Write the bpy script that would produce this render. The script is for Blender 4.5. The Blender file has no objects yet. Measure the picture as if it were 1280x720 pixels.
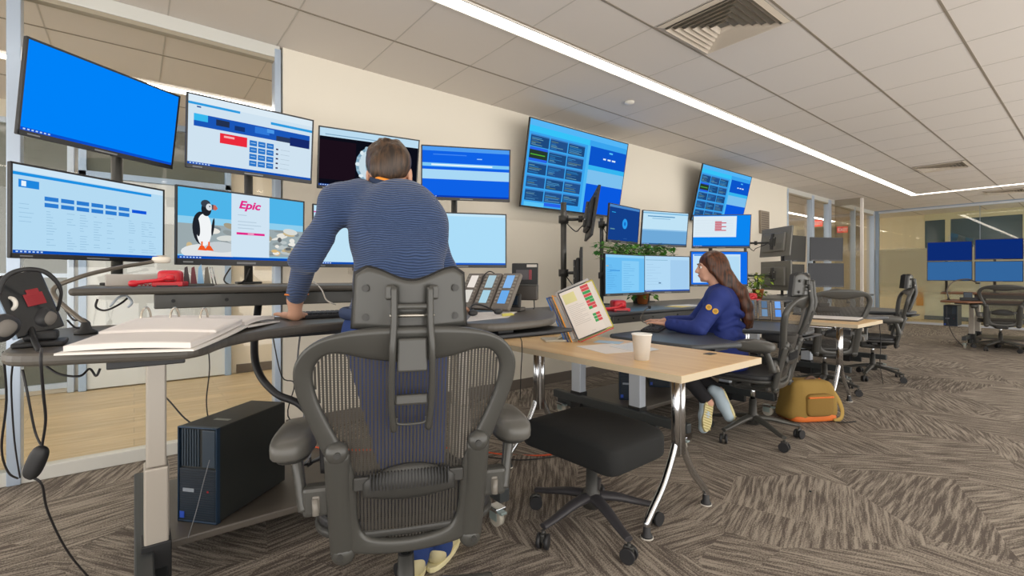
import bpy, bmesh, math, random
import numpy as np
from mathutils import Vector, Matrix, Euler
random.seed(7)
PI = math.pi
R = math.radians
col = bpy.context.scene.collection

# ---------------------------------------------------------------- camera, world, exposure
HC = 1.11; FPX = 594.0; HZ = 345.7
FW = Vector((math.cos(R(51.5)), math.sin(R(51.5)), 0)); RT = Vector((FW.y, -FW.x, 0))
cam_d = bpy.data.cameras.new('camera'); cam = bpy.data.objects.new('camera', cam_d); col.objects.link(cam)
cam.location = (0, 0, HC); cam.rotation_euler = (R(90), 0, R(51.5 - 90))
cam_d.sensor_width = 36; cam_d.lens = 36 * FPX / 1280; cam_d.shift_y = (HZ - 360) / 1280.0
cam_d.clip_start = 0.02; cam_d.clip_end = 200
bpy.context.scene.camera = cam
sc = bpy.context.scene
sc.view_settings.view_transform = 'Standard'; sc.view_settings.look = 'None'
sc.view_settings.gamma = 1; sc.view_settings.use_curve_mapping = False
sc.view_settings.exposure = 0.0
world = bpy.data.worlds.new('world'); sc.world = world; world.use_nodes = True
wb = world.node_tree.nodes['Background']; wb.inputs[0].default_value = (1.0, 0.965, 0.92, 1); wb.inputs[1].default_value = 2.9
STRIP = 9.0

def LD(l, d, z=0): p = FW * d + RT * l; return Vector((p.x, p.y, z))
def at(px, py, d=None, z=None, Y=None, X=None):
    r = FW + RT * ((px - 640) / FPX) + Vector((0, 0, (HZ - py) / FPX))
    if d is not None: s = d
    elif z is not None: s = (z - HC) / r.z
    elif Y is not None: s = Y / r.y
    else: s = X / r.x
    return Vector((0, 0, HC)) + r * s

# ---------------------------------------------------------------- materials
def lin(c):
    if isinstance(c, str):
        c = c.lstrip('#'); c = [int(c[i:i+2], 16) / 255 for i in (0, 2, 4)]
    return tuple((x / 12.92 if x <= .04045 else ((x + .055) / 1.055) ** 2.4) for x in c[:3]) + (1,)
_m = {}
def mat(c, rough=.6, metal=0, emit=0, bump=None, spec=.5, coat=0):
    key = (c, rough, metal, emit, bump, spec, coat)
    if key in _m: return _m[key]
    m = bpy.data.materials.new('m_' + str(c).strip('#')); m.use_nodes = True
    nt = m.node_tree; b = nt.nodes['Principled BSDF']
    b.inputs['Base Color'].default_value = lin(c); b.inputs['Roughness'].default_value = rough
    b.inputs['Metallic'].default_value = metal; b.inputs['Specular IOR Level'].default_value = spec
    b.inputs['Coat Weight'].default_value = coat
    if emit:
        b.inputs['Emission Color'].default_value = lin(c); b.inputs['Emission Strength'].default_value = emit
        if emit and metal == 0 and spec == 0: b.inputs['Base Color'].default_value = (0, 0, 0, 1)
    if bump:
        sc_, st = bump
        n = nt.nodes.new('ShaderNodeTexNoise'); n.inputs['Scale'].default_value = sc_; n.inputs['Detail'].default_value = 3
        tc = nt.nodes.new('ShaderNodeTexCoord'); nt.links.new(tc.outputs['Object'], n.inputs['Vector'])
        bp = nt.nodes.new('ShaderNodeBump'); bp.inputs['Strength'].default_value = st; bp.inputs['Distance'].default_value = .002
        nt.links.new(n.outputs['Fac'], bp.inputs['Height']); nt.links.new(bp.outputs['Normal'], b.inputs['Normal'])
    _m[key] = m; return m
def lit(c, s=1.0): return mat(c, .3, 0, s, None, 0)      # pixels of a lit display
def glass_mat(name, tint, ior=1.5, frost=False):
    m = bpy.data.materials.new(name); m.use_nodes = True; nt = m.node_tree; nt.nodes.clear()
    o = nt.nodes.new('ShaderNodeOutputMaterial'); mx = nt.nodes.new('ShaderNodeMixShader')
    tr = nt.nodes.new('ShaderNodeBsdfTransparent'); tr.inputs[0].default_value = tint
    gl = nt.nodes.new('ShaderNodeBsdfGlossy'); gl.inputs['Roughness'].default_value = .02; gl.inputs[0].default_value = (1, 1, 1, 1)
    lw = nt.nodes.new('ShaderNodeLayerWeight'); lw.inputs[0].default_value = .5
    pw = nt.nodes.new('ShaderNodeMath'); pw.operation = 'POWER'; pw.inputs[1].default_value = 4.0; nt.links.new(lw.outputs['Facing'], pw.inputs[0])
    fr = nt.nodes.new('ShaderNodeMath'); fr.operation = 'MULTIPLY_ADD'; fr.inputs[1].default_value = .8; fr.inputs[2].default_value = .035; nt.links.new(pw.outputs[0], fr.inputs[0])
    nt.links.new(fr.outputs[0], mx.inputs[0]); nt.links.new(tr.outputs[0], mx.inputs[1]); nt.links.new(gl.outputs[0], mx.inputs[2])
    out = mx
    if frost:
        # frosted band fading out above z=1.76 and below z=0.92
        tc = nt.nodes.new('ShaderNodeNewGeometry'); sp = nt.nodes.new('ShaderNodeSeparateXYZ'); nt.links.new(tc.outputs['Position'], sp.inputs[0])
        cr = nt.nodes.new('ShaderNodeValToRGB'); mr = nt.nodes.new('ShaderNodeMapRange')
        mr.inputs['From Min'].default_value = 0; mr.inputs['From Max'].default_value = 2.7
        nt.links.new(sp.outputs['Z'], mr.inputs['Value']); nt.links.new(mr.outputs[0], cr.inputs[0])
        e = cr.color_ramp.elements; e[0].position = .22; e[0].color = (.08, .08, .08, 1); e[1].position = .66; e[1].color = (0, 0, 0, 1)
        for p, v in ((.36, .75), (.645, .8)):
            q = e.new(p); q.color = (v, v, v, 1)
        df = nt.nodes.new('ShaderNodeBsdfDiffuse'); df.inputs[0].default_value = lin('#c9c6b0')
        tl = nt.nodes.new('ShaderNodeBsdfTranslucent'); tl.inputs[0].default_value = lin('#d8d5c0')
        ad = nt.nodes.new('ShaderNodeMixShader'); ad.inputs[0].default_value = .5
        nt.links.new(df.outputs[0], ad.inputs[1]); nt.links.new(tl.outputs[0], ad.inputs[2])
        m2 = nt.nodes.new('ShaderNodeMixShader'); nt.links.new(cr.outputs[0], m2.inputs[0])
        nt.links.new(mx.outputs[0], m2.inputs[1]); nt.links.new(ad.outputs[0], m2.inputs[2]); out = m2
    nt.links.new(out.outputs[0], o.inputs[0]); return m

# ---------------------------------------------------------------- object helpers
def tag(o, label=None, cat=None, group=None, kind=None):
    if label: o['label'] = label
    if cat: o['category'] = cat
    if group: o['group'] = group
    if kind: o['kind'] = kind
    return o
def thing(name, label, cat, loc=(0, 0, 0), rz=0, group=None):
    o = bpy.data.objects.new(name, None); col.objects.link(o); o.location = loc; o.rotation_euler = (0, 0, rz)
    o.empty_display_size = .05
    return tag(o, label, cat, group)
class MB:
    """collects shapes, becomes ONE mesh object"""
    def __init__(s): s.bm = bmesh.new(); s.mi = 0
    def _new(s, fs):
        for f in fs: f.material_index = s.mi
    def box(s, lo, hi, bev=0, M=None, seg=2):
        lo = Vector(lo); hi = Vector(hi); c = (lo + hi) / 2; d = hi - lo
        t = bmesh.new(); bmesh.ops.create_cube(t, size=1)
        bmesh.ops.scale(t, vec=(abs(d.x), abs(d.y), abs(d.z)), verts=t.verts)
        if bev > 0: bmesh.ops.bevel(t, geom=t.edges[:], offset=min(bev, min(abs(d.x), abs(d.y), abs(d.z)) * .49), segments=seg, affect='EDGES', profile=.5)
        bmesh.ops.translate(t, vec=c, verts=t.verts)
        return s.merge(t, M)
    def merge(s, t, M=None):
        if M is not None: bmesh.ops.transform(t, matrix=M, verts=t.verts)
        vm = {v: s.bm.verts.new(v.co) for v in t.verts}
        for f in t.faces:
            try: nf = s.bm.faces.new([vm[v] for v in f.verts]); nf.material_index = s.mi; nf.smooth = f.smooth
            except ValueError: pass
        t.free(); return s
    def cyl(s, a, b, r, r2=None, n=16, caps=True):
        a = Vector(a); b = Vector(b); r2 = r if r2 is None else r2
        z = (b - a); L = z.length
        if L < 1e-7: return s
        q = z.to_track_quat('Z', 'Y').to_matrix().to_4x4()
        t = bmesh.new(); bmesh.ops.create_cone(t, cap_ends=caps, segments=n, radius1=r, radius2=r2, depth=L)
        for f in t.faces: f.smooth = len(f.verts) == 4
        return s.merge(t, Matrix.Translation((a + b) / 2) @ q)
    def ball(s, c, r, sc3=(1, 1, 1), n=16, M=None):
        t = bmesh.new(); bmesh.ops.create_uvsphere(t, u_segments=n, v_segments=max(8, n // 2), radius=r)
        for f in t.faces: f.smooth = True
        bmesh.ops.scale(t, vec=sc3, verts=t.verts)
        if M is not None: bmesh.ops.transform(t, matrix=M, verts=t.verts)
        bmesh.ops.translate(t, vec=Vector(c), verts=t.verts); return s.merge(t)
    def tube(s, pts, r, n=8, closed=False, smooth=6, rs=None, ell=None):
        P = [Vector(p) for p in pts]
        if smooth: P, rs = catmull(P, smooth, closed, rs)
        m = len(P); rings = []; prev = None
        for i in range(m):
            a = P[(i - 1) % m] if (closed or i > 0) else P[i]; b = P[(i + 1) % m] if (closed or i < m - 1) else P[i]
            t = (b - a).normalized()
            if prev is None:
                u = t.orthogonal().normalized()
                if ell is not None:
                    u = (Vector(ell[1]) - t * Vector(ell[1]).dot(t)).normalized()
            elif ell is not None: u = (Vector(ell[1]) - t * Vector(ell[1]).dot(t)).normalized()
            else: u = (prev - t * prev.dot(t)).normalized()
            prev = u; w = t.cross(u); rr = rs[i] if rs else r
            k = ell[0] if ell else 1
            rings.append([s.bm.verts.new(P[i] + (u * math.cos(j * 2 * PI / n) * k + w * math.sin(j * 2 * PI / n)) * rr) for j in range(n)])
        for i in range(m if closed else m - 1):
            A = rings[i]; B = rings[(i + 1) % m]
            for j in range(n):
                f = s.bm.faces.new((A[j], A[(j + 1) % n], B[(j + 1) % n], B[j])); f.smooth = True; f.material_index = s.mi
        if not closed:
            for rg in (rings[0][::-1], rings[-1]):
                f = s.bm.faces.new(rg); f.material_index = s.mi
        return s
    def prism(s, pts, z0, z1, bev=0, M=None):
        t = bmesh.new(); vs = [t.verts.new((p[0], p[1], z0)) for p in pts]; f = t.faces.new(vs)
        r = bmesh.ops.extrude_face_region(t, geom=[f]); bmesh.ops.translate(t, vec=(0, 0, z1 - z0), verts=[v for v in r['geom'] if isinstance(v, bmesh.types.BMVert)])
        bmesh.ops.recalc_face_normals(t, faces=t.faces)
        if bev:
            ed = [e for e in t.edges if abs(e.verts[0].co.z - e.verts[1].co.z) < 1e-6]
            bmesh.ops.bevel(t, geom=ed, offset=bev, segments=3, affect='EDGES', profile=.5)
        return s.merge(t, M)
    def poly(s, pts):
        f = s.bm.faces.new([s.bm.verts.new(Vector(p)) for p in pts]); f.material_index = s.mi; return s
    def lathe(s, prof, c=(0, 0, 0), n=24):
        c = Vector(c); rings = []
        for (r, z) in prof: rings.append([s.bm.verts.new(c + Vector((r * math.cos(j * 2 * PI / n), r * math.sin(j * 2 * PI / n), z))) for j in range(n)])
        for A, B in zip(rings, rings[1:]):
            for j in range(n):
                f = s.bm.faces.new((A[j], A[(j + 1) % n], B[(j + 1) % n], B[j])); f.smooth = True; f.material_index = s.mi
        for rg, pr in ((rings[0][::-1], prof[0]), (rings[-1], prof[-1])):
            if pr[0] > 1e-4: f = s.bm.faces.new(rg); f.material_index = s.mi
        return s
    def arrays(s, V, F, smooth=True):
        vs = [s.bm.verts.new(v) for v in V]
        for q in F:
            f = s.bm.faces.new([vs[i] for i in q]); f.smooth = smooth; f.material_index = s.mi
        return s
    def build(s, name, m, parent=None, off=None, loc=None):
        me = bpy.data.meshes.new(name)
        if off is not None: bmesh.ops.translate(s.bm, vec=-Vector(off), verts=s.bm.verts)
        s.bm.to_mesh(me); s.bm.free()
        for mm in (m if isinstance(m, (list, tuple)) else [m]): me.materials.append(mm)
        o = bpy.data.objects.new(name, me); col.objects.link(o)
        if parent is not None: o.parent = parent
        if loc is not None: o.location = loc
        return o
def catmull(P, k, closed=False, rs=None):
    m = len(P); out = []; ro = []
    rng = range(m if closed else m - 1)
    for i in rng:
        p0 = P[(i - 1) % m] if (closed or i > 0) else P[i]; p1 = P[i]; p2 = P[(i + 1) % m]
        p3 = P[(i + 2) % m] if (closed or i + 2 < m) else p2
        for j in range(k):
            t = j / k; t2 = t * t; t3 = t2 * t
            out.append(.5 * ((2 * p1) + (p2 - p0) * t + (2 * p0 - 5 * p1 + 4 * p2 - p3) * t2 + (3 * p1 - p0 - 3 * p2 + p3) * t3))
            if rs: ro.append(rs[i] * (1 - t) + rs[(i + 1) % m] * t)
    if not closed:
        out.append(P[-1])
        if rs: ro.append(rs[-1])
    return out, (ro if rs else None)
def one(name, label, cat, mb, m, group=None, loc=(0, 0, 0)):
    """a thing that is a single mesh; vertices given in world space, origin moved to loc"""
    o = mb.build(name, m, None, off=loc, loc=loc); return tag(o, label, cat, group)
def struct(name, mb, m, parent=None):
    o = mb.build(name, m, parent)
    if parent is None: o['kind'] = 'structure'
    return o

# ---------------------------------------------------------------- smooth blended solids (surface nets on a distance field)
def sdf_mesh(prims, k=.02, res=.008, post=None):
    lo = np.array([1e9] * 3); hi = -lo
    for p in prims:
        if p[0] == 'c':
            rr = max(p[3], p[4]); a = np.array(p[1]); b = np.array(p[2]); l = np.minimum(a, b) - rr; h = np.maximum(a, b) + rr
        else:
            rr = max(p[2]); l = np.array(p[1]) - rr; h = np.array(p[1]) + rr
        lo = np.minimum(lo, l); hi = np.maximum(hi, h)
    lo -= 3 * res; hi += 3 * res
    n = np.ceil((hi - lo) / res).astype(int) + 1
    Fd = np.full(n, .5)
    ax = [lo[i] + np.arange(n[i]) * res for i in range(3)]
    for p in prims:
        kk = k; mg = k + 3 * res
        if p[0] == 'c':
            a = np.array(p[1], float); b = np.array(p[2], float); ra, rb = p[3], p[4]; rr = max(ra, rb)
            l = np.minimum(a, b) - rr - mg; h = np.maximum(a, b) + rr + mg
            if len(p) > 5: kk = p[5]
        else:
            rr = max(p[2]); l = np.array(p[1]) - rr - mg; h = np.array(p[1]) + rr + mg
            if len(p) > 4: kk = p[4]
        i0 = np.clip(np.floor((l - lo) / res).astype(int), 0, n - 1); i1 = np.clip(np.ceil((h - lo) / res).astype(int) + 1, 1, n)
        sl = tuple(slice(i0[i], i1[i]) for i in range(3))
        X, Y, Z = np.meshgrid(ax[0][sl[0]], ax[1][sl[1]], ax[2][sl[2]], indexing='ij')
        if p[0] == 'c':
            ba = b - a; L2 = ba @ ba + 1e-12
            t = np.clip(((X - a[0]) * ba[0] + (Y - a[1]) * ba[1] + (Z - a[2]) * ba[2]) / L2, 0, 1)
            g = np.sqrt((X - a[0] - t * ba[0]) ** 2 + (Y - a[1] - t * ba[1]) ** 2 + (Z - a[2] - t * ba[2]) ** 2) - (ra + (rb - ra) * t)
        else:
            c = p[1]; r = p[2]; D = np.stack([X - c[0], Y - c[1], Z - c[2]], -1)
            if len(p) > 3 and p[3] is not None:
                Mx = np.array(p[3].to_matrix() if hasattr(p[3], 'to_matrix') else p[3]); D = D @ Mx
            q = D / np.array(r); k0 = np.linalg.norm(q, axis=-1); k1 = np.linalg.norm(q / np.array(r), axis=-1) + 1e-9
            g = k0 * (k0 - 1) / k1
        f = Fd[sl]
        if p[0] == 's':      # subtract
            hh = np.clip(.5 - .5 * (f + g) / kk, 0, 1); Fd[sl] = f * (1 - hh) - g * hh + kk * hh * (1 - hh)
        else:
            hh = np.clip(.5 + .5 * (g - f) / kk, 0, 1); Fd[sl] = g * (1 - hh) + f * hh - kk * hh * (1 - hh)
    ins = Fd < 0
    c8 = [(i, j, l) for i in (0, 1) for j in (0, 1) for l in (0, 1)]
    sh = tuple(n - 1)
    cnt = np.zeros(sh, int)
    def S(A, o): return A[o[0]:o[0] + sh[0], o[1]:o[1] + sh[1], o[2]:o[2] + sh[2]]
    for o in c8: cnt += S(ins, o)
    act = (cnt > 0) & (cnt < 8)
    acc = np.zeros(sh + (3,)); num = np.zeros(sh)
    for o in c8:
        for axx in range(3):
            if o[axx]: continue
            o2 = list(o); o2[axx] = 1
            fa = S(Fd, o); fb = S(Fd, o2); cr = (fa < 0) != (fb < 0)
            t = np.where(cr, fa / np.where(cr, fa - fb, 1), 0)
            for a_ in range(3):
                v = float(o[a_]) if a_ != axx else t
                acc[..., a_] += np.where(cr, v, 0)
            num += cr
    idx = -np.ones(sh, int); A = np.argwhere(act); idx[act] = np.arange(len(A))
    V = lo + (A + acc[act] / num[act][:, None]) * res
    Fs = []
    for axx in range(3):
        u, v = (axx + 1) % 3, (axx + 2) % 3
        d = [0, 0, 0]; d[axx] = 1
        s0 = [slice(0, None)] * 3; s1 = [slice(0, None)] * 3; s0[axx] = slice(0, n[axx] - 1); s1[axx] = slice(1, n[axx])
        ia = ins[tuple(s0)]; ib = ins[tuple(s1)]
        E = np.argwhere(ia != ib); E = E[(E[:, u] > 0) & (E[:, v] > 0)]
        fl = ia[tuple(E.T)]
        def g(du, dv):
            q = E.copy(); q[:, u] -= du; q[:, v] -= dv; return idx[tuple(q.T)]
        Q = np.stack([g(1, 1), g(0, 1), g(0, 0), g(1, 0)], 1)
        Q[~fl] = Q[~fl][:, ::-1]
        Fs.append(Q)
    Fq = np.concatenate(Fs)
    # a little smoothing
    for _ in range(2):
        s_ = np.zeros_like(V); c_ = np.zeros(len(V))
        for i in range(4):
            a = Fq[:, i]; b = Fq[:, (i + 1) % 4]
            np.add.at(s_, a, V[b]); np.add.at(s_, b, V[a]); np.add.at(c_, a, 1); np.add.at(c_, b, 1)
        V = V * .5 + .5 * s_ / c_[:, None]
    if post is not None: V = post(V)
    return V, Fq
def np_obj(name, VF, m, parent=None, off=(0, 0, 0), loc=None):
    V, Fq = VF; V = V - np.array(off)
    me = bpy.data.meshes.new(name); me.from_pydata(V.tolist(), [], Fq.tolist()); me.update()
    me.polygons.foreach_set('use_smooth', [True] * len(me.polygons))
    for mm in (m if isinstance(m, (list, tuple)) else [m]): me.materials.append(mm)
    o = bpy.data.objects.new(name, me); col.objects.link(o)
    if parent is not None: o.parent = parent
    if loc is not None: o.location = loc
    return o
def text_bm(txt, size, shear=0, bold=0):
    cu = bpy.data.curves.new('t', 'FONT'); cu.body = txt; cu.size = size; cu.shear = shear; cu.offset = bold
    o = bpy.data.objects.new('t', cu); col.objects.link(o)
    me = bpy.data.meshes.new_from_object(o.evaluated_get(bpy.context.evaluated_depsgraph_get()))
    bm = bmesh.new(); bm.from_mesh(me); bpy.data.objects.remove(o); bpy.data.curves.remove(cu); bpy.data.meshes.remove(me)
    return bm
# ================================================================ THE ROOM
CZ = 2.724; WY = 3.625; WX1 = 9.23; BX = 14.35
M_wall = mat('#e6dfd0', .8, bump=(60, .08)); M_trim = mat('#b9c4cf', .35, .3); M_white = mat('#dcdad2', .5); M_dark = mat('#4a4540', .6)
def carpet():
    m = bpy.data.materials.new('carpet'); m.use_nodes = True; nt = m.node_tree; b = nt.nodes['Principled BSDF']; L = nt.links.new
    b.inputs['Roughness'].default_value = .95; b.inputs['Specular IOR Level'].default_value = .15
    N = nt.nodes.new; tc = N('ShaderNodeTexCoord')
    wn = N('ShaderNodeTexNoise'); wn.inputs['Scale'].default_value = 1.3; L(tc.outputs['Object'], wn.inputs['Vector'])
    mixv = N('ShaderNodeMix'); mixv.data_type = 'VECTOR'; mixv.inputs[0].default_value = .07
    L(tc.outputs['Object'], mixv.inputs[4]); L(wn.outputs['Color'], mixv.inputs[5])
    vo = N('ShaderNodeTexVoronoi'); vo.inputs['Scale'].default_value = 1.9; L(mixv.outputs[1], vo.inputs['Vector'])
    sp = N('ShaderNodeSeparateColor'); L(vo.outputs['Color'], sp.inputs[0])
    an = N('ShaderNodeMath'); an.operation = 'MULTIPLY'; an.inputs[1].default_value = 6.283; L(sp.outputs[0], an.inputs[0])
    ro = N('ShaderNodeVectorRotate'); ro.rotation_type = 'Z_AXIS'; L(mixv.outputs[1], ro.inputs['Vector']); L(an.outputs[0], ro.inputs['Angle'])
    mp = N('ShaderNodeMapping'); mp.inputs['Scale'].default_value = (62, 3.6, 1); L(ro.outputs[0], mp.inputs['Vector'])
    n1 = N('ShaderNodeTexNoise'); n1.inputs['Scale'].default_value = 1; n1.inputs['Detail'].default_value = 2.5; n1.inputs['Roughness'].default_value = .7; L(mp.outputs[0], n1.inputs['Vector'])
    n2 = N('ShaderNodeTexNoise'); n2.inputs['Scale'].default_value = 170; n2.inputs['Detail'].default_value = 1; L(tc.outputs['Object'], n2.inputs['Vector'])
    ad = N('ShaderNodeMath'); ad.operation = 'MULTIPLY_ADD'; ad.inputs[1].default_value = .5; L(n2.outputs['Fac'], ad.inputs[0]); L(n1.outputs['Fac'], ad.inputs[2])
    n3 = N('ShaderNodeMath'); n3.operation = 'MULTIPLY_ADD'; n3.inputs[1].default_value = .05; L(sp.outputs[1], n3.inputs[0]); L(ad.outputs[0], n3.inputs[2])
    cr = N('ShaderNodeValToRGB'); L(n3.outputs[0], cr.inputs[0])
    e = cr.color_ramp.elements; e[0].position = .68; e[0].color = lin('#625a54'); e[1].position = .91; e[1].color = lin('#a89f93')
    L(cr.outputs[0], b.inputs['Base Color'])
    bp = N('ShaderNodeBump'); bp.inputs['Strength'].default_value = .5; bp.inputs['Distance'].default_value = .004
    L(ad.outputs[0], bp.inputs['Height']); L(bp.outputs[0], b.inputs['Normal'])
    return m
def wood(name, c1, c2, sx=1.2, sy=18, plank=None, rough=.35, rot=0):
    m = bpy.data.materials.new(name); m.use_nodes = True; nt = m.node_tree; b = nt.nodes['Principled BSDF']; L = nt.links.new; N = nt.nodes.new
    b.inputs['Roughness'].default_value = rough
    tc = N('ShaderNodeTexCoord'); mp = N('ShaderNodeMapping'); mp.inputs['Scale'].default_value = (sx, sy, sy); mp.inputs['Rotation'].default_value[2] = rot; L(tc.outputs['Object'], mp.inputs['Vector'])
    n = N('ShaderNodeTexNoise'); n.inputs['Scale'].default_value = 1.5; n.inputs['Detail'].default_value = 4; L(mp.outputs[0], n.inputs['Vector'])
    cr = N('ShaderNodeValToRGB'); cr.color_ramp.elements[0].position = .35; cr.color_ramp.elements[0].color = lin(c1); cr.color_ramp.elements[1].position = .68; cr.color_ramp.elements[1].color = lin(c2)
    L(n.outputs['Fac'], cr.inputs[0]); out = cr.outputs[0]
    if plank:
        bk = N('ShaderNodeTexBrick'); bk.inputs['Scale'].default_value = 1; bk.inputs['Brick Width'].default_value = plank[0]; bk.inputs['Row Height'].default_value = plank[1]
        bk.inputs['Mortar Size'].default_value = .002; bk.inputs['Color1'].default_value = (1, 1, 1, 1); bk.inputs['Color2'].default_value = (.82, .82, .82, 1); bk.inputs['Mortar'].default_value = (.6, .6, .6, 1)
        L(tc.outputs['Object'], bk.inputs['Vector']); mx = N('ShaderNodeMix'); mx.data_type = 'RGBA'; mx.blend_type = 'MULTIPLY'; mx.inputs[0].default_value = 1
        L(out, mx.inputs[6]); L(bk.outputs['Color'], mx.inputs[7]); out = mx.outputs[2]
    L(out, b.inputs['Base Color']); return m
M_carpet = carpet(); M_plank = wood('wood_planks', '#cdb48a', '#e0cba3', 2, 14, (1.3, .16), .4)

struct('floor', MB().box((-4, -1.3, -.06), (BX, WY + .02, 0)), M_carpet)
b = MB().box((-5, WY + .02, -.06), (17.6, 6.3, -.002)); b.box((BX, -1.3, -.06), (17.6, WY + .02, -.002))
struct('floor', b, M_plank)
# ceiling with its grid: wide tan bars parallel to the glass wall, fine joints across
b = MB(); b.box((-5, -5, CZ), (24, 6.3, CZ + .08))
b.mi = 1
ys = [3.05, 1.84, 1.23, .62] + [.62 - .61 * k for k in range(1, 10)] + [4.3, 5.5]
for y in ys: b.box((-5, y - .007, CZ - .003), (24, y + .007, CZ + .001))
b.box((-5, 2.318, CZ - .004), (12.05, 2.330, CZ + .001)); b.box((-5, 2.45, CZ - .004), (11.9, 2.462, CZ + .001))
b.mi = 2
for k in range(-9, 37):
    x = .781 + .6165 * k
    if x < 23.9: b.box((x - .004, -5, CZ - .002), (x + .004, 6.3, CZ + .001))
struct('ceiling', b, [mat('#d9d1c8', .85, bump=(90, .15)), mat('#8d8272', .5), mat('#bdb6ac', .6)])
struct('wall_back', MB().box((.82, WY, 0), (WX1, WY + .14, CZ)), M_wall)
struct('baseboard_back', MB().box((.84, WY - .012, 0), (WX1, WY, .098), .003), mat('#6b6259', .6))

G_side = glass_mat('clear_glass', (.97, .975, .97, 1), 1.45); G_back = glass_mat('frosted_band_glass', (.97, .98, .95, 1), 1.5, True)
def glazing(n, x0, x1, posts, gl):
    g = MB().box((x0, WY + .03, .07), (x1, WY + .04, 2.63)); w = g.build('window_%d' % n, gl); w['kind'] = 'structure'
    f = MB(); f.box((x0, WY - .005, 2.64), (x1, WY + .075, CZ), .004); f.box((x0, WY, 0), (x1, WY + .07, .075), .004)
    f.mi = 1; f.box((x0, WY + .002, 2.615), (x1, WY + .06, 2.642), .003)
    f.mi = 2
    for px_, w_ in posts: f.box((px_ - w_ / 2, WY - .01, 0), (px_ + w_ / 2, WY + .085, 2.7), .004)
    f.build('window_frame', [mat('#d4d4ce', .4, .1), mat('#a09683', .5), mat('#b7c6d8', .3, .35)], w)
glazing(1, -3.9, .80, [(-.50, .055), (-.60, .03), (.787, .04), (-2.2, .05)], G_side)
glazing(2, WX1, BX, [(WX1 + .03, .05), (10.43, .12), (11.33, .16), (12.9, .06), (BX - .03, .06)], G_side)
# fin of glazing that steps into the room
g = MB().box((11.63, 3.15, .07), (11.64, WY, 2.6)).build('window_3', glass_mat('tinted_glass', (.86, .84, .80, 1), 1.45)); g['kind'] = 'structure'
f = MB(); f.box((11.60, 3.12, 0), (11.66, 3.17, CZ - .01), .004); f.mi = 1; f.box((11.61, 3.17, 2.6), (11.66, WY, CZ), .003)
f.box((11.61, 3.17, 0), (11.66, WY, .08), .003)
f.build('window_frame', [mat('#e6e0da', .4), mat('#9a907f', .5)], g)
# glass wall at the far end
g = MB().box((BX + .03, -5, .05), (BX + .04, WY, 2.66)).build('window_4', G_back); g['kind'] = 'structure'
f = MB(); f.box((BX, -5, 2.655), (BX + .07, WY, 2.70), .004); f.box((BX, -5, 0), (BX + .07, WY, .05), .004)
f.mi = 1; f.box((BX - .005, -5, 2.70), (BX + .075, WY, CZ), .002); f.box((BX - .01, WY - .09, 0), (BX + .08, WY - .02, 2.7), .004)
for y in (1.75, .4, -1.2): f.box((BX + .025, y - .004, .05), (BX + .045, y + .004, 2.66))
f.build('window_frame', [mat('#c9ced6', .35, .2), mat('#8f9fb0', .35, .3)], g)

# corridor beyond the side glass
struct('wall_corridor', MB().box((-5, 6.25, 0), (17.6, 6.4, CZ)), mat('#e4dccb', .8))
struct('baseboard_corridor', MB().box((.92, 6.236, 0), (17.6, 6.25, .1)), mat('#6b6259', .6))
def corridor_door(n, x0, x1, leafc, framec, transom):
    d = MB().box((x0, 6.19, .01), (x1, 6.235, 2.08), .004); d.mi = 1
    d.box((x0 + .14, 6.185, .25), (x1 - .14, 6.20, 1.95), .003)
    o = d.build('door_%d' % n, [mat(leafc, .5), mat('#cfd6da', .4)]); o['kind'] = 'structure'
    f = MB()
    for x in (x0 - .06, x1): f.box((x, 6.17, 0), (x + .06, 6.25, CZ), .004)
    f.box((x0 - .06, 6.17, 2.08), (x1 + .06, 6.25, 2.14), .004); f.box((x0 - .06, 6.17, CZ - .06), (x1 + .06, 6.25, CZ - .001), .004)
    f.mi = 1; f.box((x0, 6.22, 2.14), (x1, 6.23, CZ - .06))
    f.build('door_frame', [mat(framec, .4, .2), mat(transom, .15)], o)
    h = MB(); h.cyl((x1 - .1, 6.18, .95), (x1 - .1, 6.13, .95), .012); h.tube([(x1 - .1, 6.13, .95), (x1 - .22, 6.13, .95)], .01, smooth=0)
    h.build('door_handle', mat('#c0c0c0', .25, .9), o)
corridor_door(1, -.36, .80, '#dde3e6', '#a9c0dc', '#6e736c')
corridor_door(2, 7.6, 8.6, '#d8cfbc', '#b8ab94', '#8d8a78')
def dark_pane(n, x0, x1, z0, z1):
    p = MB().box((x0, 6.215, z0), (x1, 6.235, z1)); o = p.build('window_%d' % n, mat('#5b625c', .12)); o['kind'] = 'structure'
    f = MB()
    for x in (x0 - .05, x1): f.box((x, 6.19, 0), (x + .05, 6.25, CZ - .001), .004)
    f.box((x0, 6.19, z0 - .05), (x1, 6.25, z0)); f.box((x0, 6.19, z1), (x1, 6.25, z1 + .05)); f.box((x0, 6.2, 1.1), (x1, 6.25, 1.14))
    f.build('window_frame', mat('#b7c6d8', .3, .3), o)
dark_pane(5, -1.75, -.5, .1, 2.5); dark_pane(6, -3.4, -1.95, .1, 2.5)
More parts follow.
